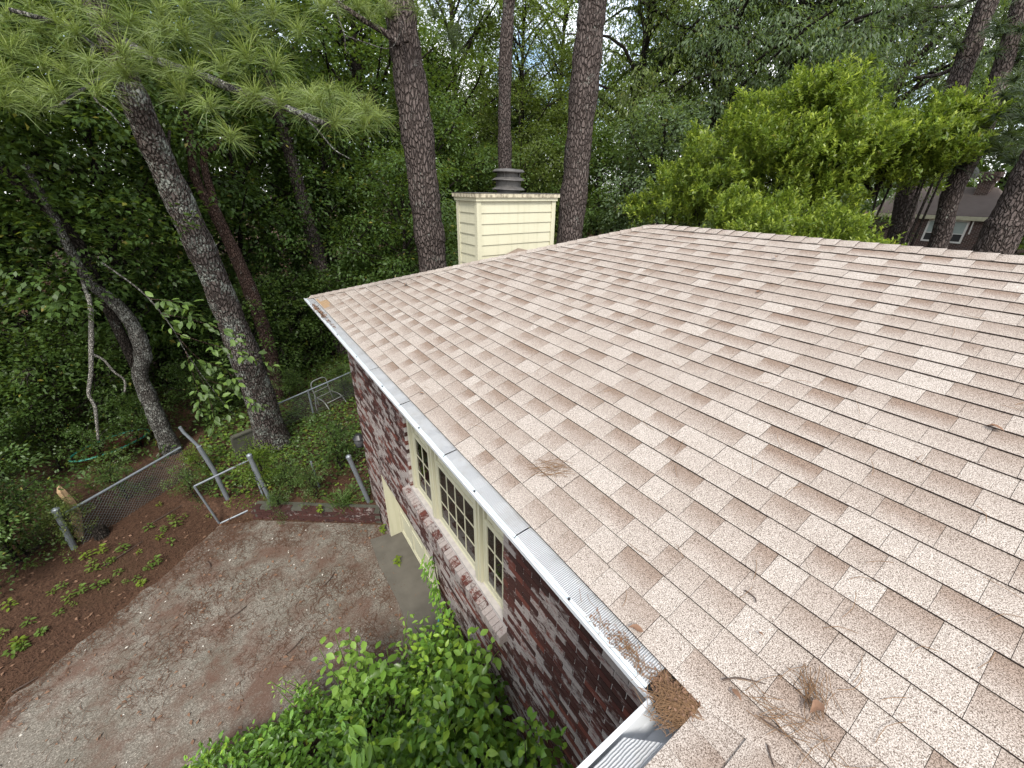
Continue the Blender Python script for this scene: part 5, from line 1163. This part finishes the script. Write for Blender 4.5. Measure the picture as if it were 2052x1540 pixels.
# ground ivy on the yard behind the retaining wall
n = 24000; x = rng.uniform(-2.6, 3.2, n); y = rng.uniform(6.6, 15, n); ok = (d_back(x, y) > .25) & ((fbm(x, y, 1.1)+.55*rng.normal(0, .5, n)) > -.12-.35*(y > 8.6)) & ~((x > XW-.02) & (y < CY+.05)); x, y = x[ok], y[ok]; n = len(x)
c = np.stack([x, y, gz(x, y)+rng.uniform(.02, .16, n)], 1); v, f, cc = leaves(c, np.stack([rng.normal(0, 1, n), rng.normal(0, 1, n), rng.normal(0, .2, n)], 1), rng.normal(0, .35, (n, 3))+np.array([0, 0, 1.]), rng.uniform(.05, .11, n), .65, np.where(rng.random(n) < .2, .5, 0))
o = stuff(obj('ground_ivy', mesh('ground_ivy', v, f, 'leaf_mid', colr=cc))); o['label'] = 'low green ivy covering the yard behind the retaining wall'; o['category'] = 'ground cover'
# forest floor saplings and leaf cover under the trees
n = 26000; x = rng.uniform(-16, 4, n); y = rng.uniform(7, 24, n); ok = (np.maximum(d_left(x, y)-2.3, d_back(x, y)-5.5) > 0) & (fbm(x, y, .6)+.4*rng.normal(0, .6, n) > -.05); x, y = x[ok], y[ok]; n = len(x)
c = np.stack([x, y, gz(x, y)+rng.random(n)**1.6*.7], 1); v, f, cc = leaves(c, rng.normal(0, 1, (n, 3)), rng.normal(0, .4, (n, 3))+np.array([0, 0, 1.]), rng.uniform(.07, .15, n), .5)
o = stuff(obj('undergrowth', mesh('undergrowth', v, f, 'leaf_dark', colr=cc))); o['label'] = 'dark leafy undergrowth on the woodland floor'; o['category'] = 'undergrowth'
# single weeds on the pine straw bank
def weed_mesh(seed, n, L, h):
    g = np.random.default_rng(seed); az = np.arange(n)*2.4+g.uniform(-.3, .3, n); z = np.linspace(.15, 1, n)*h
    c = np.stack([.02*np.cos(az), .02*np.sin(az), z], 1); dd = np.stack([np.cos(az), np.sin(az), g.uniform(-.2, .3, n)], 1)
    v, f, cc = full_leaves(c+dd*.02, dd, g.normal(0, .2, (n, 3))+np.array([0, 0, 1.]), L*g.uniform(.7, 1.2, n), .5, np.full(n, .2)); return mesh('weed', v, f, 'leaf_bright', colr=cc)
WM = [weed_mesh(i, random.randint(9, 22), random.uniform(.07, .12), random.uniform(.08, .22)) for i in range(8)]
WP = [(22, 1218), (60, 1250), (40, 1290), (5, 1275), (48, 1300), (140, 1205), (165, 1190), (200, 1178), (150, 1215), (225, 1125), (205, 1110), (190, 1130), (175, 1120), (215, 1135), (238, 1150), (275, 1162), (285, 1172), (300, 1142), (315, 1132), (280, 1110), (330, 1065), (320, 1080), (355, 1055), (370, 1040), (345, 1090), (140, 1128), (250, 1105), (120, 1230), (85, 1270), (215, 1170), (255, 1170), (105, 1190), (320, 1015), (300, 1060), (345, 1040), (415, 1080-60), (190, 1145), (28, 1310), (130, 1180)]
for p in WP:
    q = on_ground(*p); o = obj('weed', random.choice(WM), None, q); o.material_slots[0].link = 'OBJECT'; o.material_slots[0].material = M[random.choice(['leaf_bright', 'leaf_mid', 'leaf_mid', 'leaf_olive'])]; o.rotation_euler = (0, 0, random.uniform(0, 6.28)); s = random.uniform(.4, .8); o.scale = (s, s, s)
    tag(o, 'small bright weed sprouting from the pine straw bank', 'weed', 'weeds on the bank')
for p, lb in (((648, 1052), 'leafy weed hanging over the middle of the retaining wall'), ((768, 1072), 'small green weed at the foot of the garage pier'), ((798, 1136), 'spiky weed in the joint of the concrete apron')):
    q = on_ground(*p); q[2] = .02 if p[1] > 1060 else .3; t = thing('weed', lb, 'weed', q); m2 = MB(); m2.tube([(0, 0, -.02), (.005, 0, .1), (0, .005, .19)], [.005, .004, .002], 5); obj('stem', m2.mesh('stem', 'leaf_lime'), t)
    lib = [leaf_mesh('leaf', .085, .45, 'leaf_bright', tt, .2, .1, i) for i, tt in enumerate((.2, .6, .9))]
    for k in range(14):
        a = k*2.4; obj('leaf', random.choice(lib), t, mtx=frame((0, 0, .02+.012*k), (math.cos(a), math.sin(a), random.uniform(-.2, .4)), (random.gauss(0, .2), random.gauss(0, .2), 1)) @ Matrix.Scale(random.uniform(.7, 1.2), 4))
# grass tuft by the corner
q = on_ground(690, 1012); n = 160; az = rng.uniform(0, 6.28, n); dd = np.stack([np.cos(az)*.7, np.sin(az)*.7, rng.uniform(.2, 1, n)], 1); v, f, cc = leaves(np.stack([rng.normal(0, .1, n), rng.normal(0, .1, n), 0*az], 1), dd, np.stack([-np.cos(az), -np.sin(az), np.ones(n)], 1), rng.uniform(.25, .5, n), .035)
tag(obj('grass_clump', mesh('grass_clump', v, f, 'leaf_mid', colr=cc), None, q), 'clump of long grass above the retaining wall by the house corner', 'grass')

# ================================================================== LITTER
def strips(c, az, L, wd, lift, curve=.0):
    d = np.stack([np.cos(az), np.sin(az), 0*az], 1); s = np.stack([-np.sin(az), np.cos(az), 0*az], 1)*wd/2; L = np.asarray(L)[:, None]
    a = c-d*L/2; b = c+s*(curve/wd*2)*L; e = c+d*L/2; up = np.array([0, 0, 1.])*lift
    v = np.stack([a-s, a+s, b+s+up, b-s+up, e+s, e-s], 1).reshape(-1, 3); k = np.arange(len(c))*6
    return v, np.concatenate([np.stack([k, k+1, k+2, k+3], 1), np.stack([k+3, k+2, k+4, k+5], 1)])
n = 64000; x = rng.uniform(-7, .3, n); y = rng.uniform(1.5, 9.5, n); dl = d_left(x, y); db = d_back(x, y); f1 = fbm(x, y, 1.0)+.5*fbm(x+7, y-3, 2.7)
inb = (dl > -.15) & (dl < 2.4); ind = (dl < 0) & (db < -.02) & (f1+.35*rng.normal(0, 1, n) > .46-.35*(db > -.7)-.55*(dl > -.35)); ok = (inb & (rng.random(n) < .9)) | ind | ((db > .2) & (db < 3) & (x < .3)); x, y = x[ok], y[ok]; n = len(x)
z = np.where((d_left(x, y) < 0) & (d_back(x, y) < 0), .004, gz(x, y)+.01); v, f = strips(np.stack([x, y, z+rng.uniform(0, .012, n)], 1), rng.uniform(0, 3.14, n), rng.uniform(.06, .15, n), .0045, .006, .1)
o = stuff(obj('pine_straw', mesh('pine_straw', v, f, 'straw'))); o['label'] = 'reddish pine straw strewn over the bank and driveway'; o['category'] = 'litter'
n = 1100; x = rng.uniform(-7, .3, n); y = rng.uniform(1.5, 9, n); z = np.where((d_left(x, y) < 0) & (d_back(x, y) < 0), .006, gz(x, y)+.015); v, f, cc = leaves(np.stack([x, y, z+.01], 1), np.stack([rng.normal(0, 1, n), rng.normal(0, 1, n), 0*x], 1), rng.normal(0, .25, (n, 3))+np.array([0, 0, 1.]), rng.uniform(.03, .08, n), .55)
o = stuff(obj('leaf_litter', mesh('leaf_litter', v, f, 'deadleaf', colr=cc))); o['label'] = 'scattered dry leaves on the driveway and bank'; o['category'] = 'litter'
n = 90; x = rng.uniform(-5, .2, n); y = rng.uniform(2, 8, n); ok = (d_left(x, y) < -.1) & (d_back(x, y) < -.1); x, y = x[ok], y[ok]; n = len(x); v, f, cc = leaves(np.stack([x, y, 0*x+.012], 1), np.stack([rng.normal(0, 1, n), rng.normal(0, 1, n), 0*x], 1), np.tile([0, 0, 1.], (n, 1)), rng.uniform(.015, .05, n), .6)
o = stuff(obj('pale_chips', mesh('pale_chips', v, f, 'pebble', colr=cc))); o['label'] = 'tiny pale stones and chips on the gravel driveway'; o['category'] = 'gravel'
TW = [((640, 1465), .35, 1.0), ((480, 1230), .25, .4), ((660, 1165), .3, .7), ((420, 1135), .2, 1.8), ((590, 1300), .3, .5), ((55, 1375), .25, .3), ((250, 1110), .6, .6), ((330, 1035), .7, .55)]
for i, (p, L, a) in enumerate(TW):
    q = on_ground(*p); q[2] = max(q[2], 0)+.02; m2 = MB(); e = np.array([math.cos(a), math.sin(a), 0])*L/2; m2.tube(spline([-e, np.array([.02, -.02, .015]), e], 6), [.009, .01, .009, .008, .007, .004], 5)
    tag(obj('twig', m2.mesh('twig', 'twig'), None, q), ['dark twig on the driveway just left of the foreground shrubs', 'short twig in the middle of the driveway', 'dark twig on the driveway near the garage apron', 'small twig on the driveway below the gate', 'twig on the driveway above the lime sapling', 'twig on the driveway at the left edge', 'long pale twig on the bank below the fence', 'long twig on the bank near the gate'][i], 'twig', 'twigs on the ground')

# debris on the roof and in the gutter corner
def on_roof(px, py):
    d = ray(px, py); s = (CAM[0]*T_-(CAM[2]-EZ))/(d[2]-T_*d[0]); return CAM+d*s
def needle_curves(mb, c, n, spread, L, r, zf, dirm=None, flat=.03):
    for i in range(n):
        a = random.uniform(0, 6.28) if dirm is None else random.gauss(dirm, .45); q = c+np.array([random.gauss(0, spread[0]), random.gauss(0, spread[1]), 0]); l = L*random.uniform(.6, 1.15)
        e = np.array([math.cos(a), math.sin(a), 0])*l/2; bow = np.array([-math.sin(a), math.cos(a), 0])*random.gauss(0, .10)*l
        P = []
        for k, w_ in enumerate((q-e, q+bow, q+e)): P.append(np.array([w_[0], w_[1], zf(w_[0], w_[1])+random.uniform(.002, flat)]))
        mb.tube(spline(P, 5), r, 3, cap=False)
zroof = lambda x, y: EZ+max(x, 0)*T_+.018 if x > 0 else EZ+.0
def roof_clump(name, label, px, n, spread, L, m='drystraw', dirm=None, r=.0011, flat=.010):
    c = on_roof(*px); mb = MB(); needle_curves(mb, c, n, spread, L, r, zroof, dirm, flat); return tag(obj(name, mb.mesh(name, m, c), None, c), label, 'pine needles')
roof_clump('needle_clump', 'fan of brown pine needles on the roof above the window', (1105, 945), 24, (.02, .035), .22, dirm=2.2)
roof_clump('needle_clump', 'tangle of brown pine needles with leaf bits near the valley', (1625, 1395), 34, (.025, .028), .11, dirm=.6)
roof_clump('needle_clump', 'reddish needles strung along the valley at the bottom right', (1600, 1475), 18, (.025, .06), .14, dirm=-1.1)
roof_clump('needle_clump', 'few loose needles beside the gutter corner on the roof', (1540, 1430), 9, (.03, .06), .13, dirm=-1.0)
mb = MB()
for k in range(70):
    c = on_roof(random.uniform(760, 2050), random.uniform(560, 1500))
    if c[1] < -.6 or c[0] < .02 or c[0] > W_-.15: continue
    needle_curves(mb, c, 1, (.01, .01), .11, .0011, zroof, None, .008)
o = stuff(obj('loose_needles', mb.mesh('loose_needles', 'drystraw'))); o['label'] = 'single dry needles scattered over the roof'; o['category'] = 'litter'
# the heap in the gutter corner
c = np.array([-.062, .055, EZ]); mb = MB(); hz = lambda x, y: EZ-.012+.018*math.exp(-((x+.06)**2+(y-.05)**2)/.008)
needle_curves(mb, c, 70, (.034, .036), .15, .0011, hz, 1.9, .02); needle_curves(mb, c, 45, (.034, .034), .15, .0011, hz, .5, .02); needle_curves(mb, c, 45, (.04, .04), .11, .0011, hz, None, .016); needle_curves(mb, np.array([-.09, .02, EZ]), 60, (.035, .03), .16, .001, hz, 2.3, .02); needle_curves(mb, np.array([-.06, .27, EZ-.01]), 60, (.02, .12), .08, .001, lambda x, y: EZ-.008, 1.4, .015)
hp = tag(obj('needle_heap', mb.mesh('needle_heap', 'drystraw', c), None, c), 'heap of dry pine needles clogging the inside gutter corner', 'pine needles')
n = 1360; x = np.concatenate([rng.normal(-.045, .035, 260), rng.normal(-.045, .028, 1100)]); y = np.concatenate([rng.normal(.05, .04, 260), rng.uniform(.08, .5, 1100)]); ok = (x > -.11) & (x < .03) & (y < .6) & (y > -.1); x, y = x[ok], y[ok]; n = len(x)
zz = EZ-.016+.03*np.exp(-((x+.05)**2+(y-.03)**2)/.01)+rng.uniform(0, .012, n); v, f, cc = leaves(np.stack([x, y, zz], 1), rng.normal(0, 1, (n, 3))*np.array([1, 1, .3]), rng.normal(0, .4, (n, 3))+np.array([0, 0, 1.]), rng.uniform(.006, .02, n), .5)
o = stuff(obj('gutter_debris', mesh('gutter_debris', v, f, 'deadleaf', colr=cc))); o['label'] = 'crumbled brown debris lying along the gutter guard'; o['category'] = 'debris'
mb = MB(); mb.box((-.11, -.10, EZ-.03), (.02, .12, EZ-.018)); stuff(hpart('gutter_silt', hmesh(mb, 'gutter_silt', 'twig'), gutter))
m2 = MB(); q = np.array([-.06, 6.55, EZ]); 
n = 500; x = rng.normal(-.075, .016, n); y = rng.uniform(5.3, 6.7, n); y = np.where(rng.random(n) < .75, rng.normal(6.25, .25, n), y); v, f, cc = leaves(np.stack([x, y, EZ-.005+0*x], 1), rng.normal(0, 1, (n, 3))*np.array([1, 1, .2]), np.tile([0, 0, 1.], (n, 1))+rng.normal(0, .3, (n, 3)), rng.uniform(.015, .04, n), .5)
o = stuff(obj('gutter_leaves', mesh('gutter_leaves', v, f, 'deadleaf', colr=cc))); o['label'] = 'rusty leaf crumbs in the gutter at the far corner'; o['category'] = 'debris'
LD = [leaf_mesh('dry_leaf', .06, .5, 'deadleaf', .5, 0, .35, i) for i in range(3)]
for (p, lb, s) in (((815, 572), 'curled dry leaf high on the roof near the far hip', 1.5), ((841, 793), 'small dark leaf near the gutter above the window', .8), ((1290, 1272), 'brown leaf at the gutter edge near the corner', 1.0), ((1555, 520), 'tiny dark leaf scrap near the ridge', 1.1), ((1610, 552), 'small leaf scrap two courses below the ridge scrap', .8), ((2008, 872), 'pinkish dry leaf near the right edge of the roof', 1.0), ((1515, 592), 'dark leaf scrap in the upper middle of the roof', .9), ((1645, 1415), 'curled dark leaf in the needle tangle near the valley', 1.1), ((1352, 1395), 'small brown leaf curl just above the gutter corner', .6), ((1465, 1385), 'reddish leaf fragment by the short twig', .7), ((1518, 1272), 'tiny brown seed scrap on the lower roof', .35)):
    q = on_roof(*p); o = obj('dry_leaf', random.choice(LD), None, q+np.array([-.02*SN, 0, .024])); o.rotation_euler = (0, -SA, random.uniform(0, 6.28)); o.scale = (s, s, s); tag(o, lb, 'leaf')
for i, (pts, lb) in enumerate((([(1445, 1370), (1480, 1366), (1530, 1378)], 'short dark twig just above the gutter corner'), ([(1520, 1445), (1550, 1465), (1600, 1500)], 'dark bent twig low on the roof by the valley'), ([(1490, 1190), (1510, 1205), (1512, 1215)], 'small curled twig in the lower middle of the roof'), ([(1535, 1500), (1540, 1520), (1548, 1545)], 'twig running off the bottom edge of the roof'))):
    P = [on_roof(*p)+np.array([0, 0, .022]) for p in pts]; m2 = MB(); m2.tube(spline(P, 8), list(np.linspace(.0035, .0018, 8)), 5); tag(obj('twig', m2.mesh('twig', 'twig', P[0]), None, P[0]), lb, 'twig')
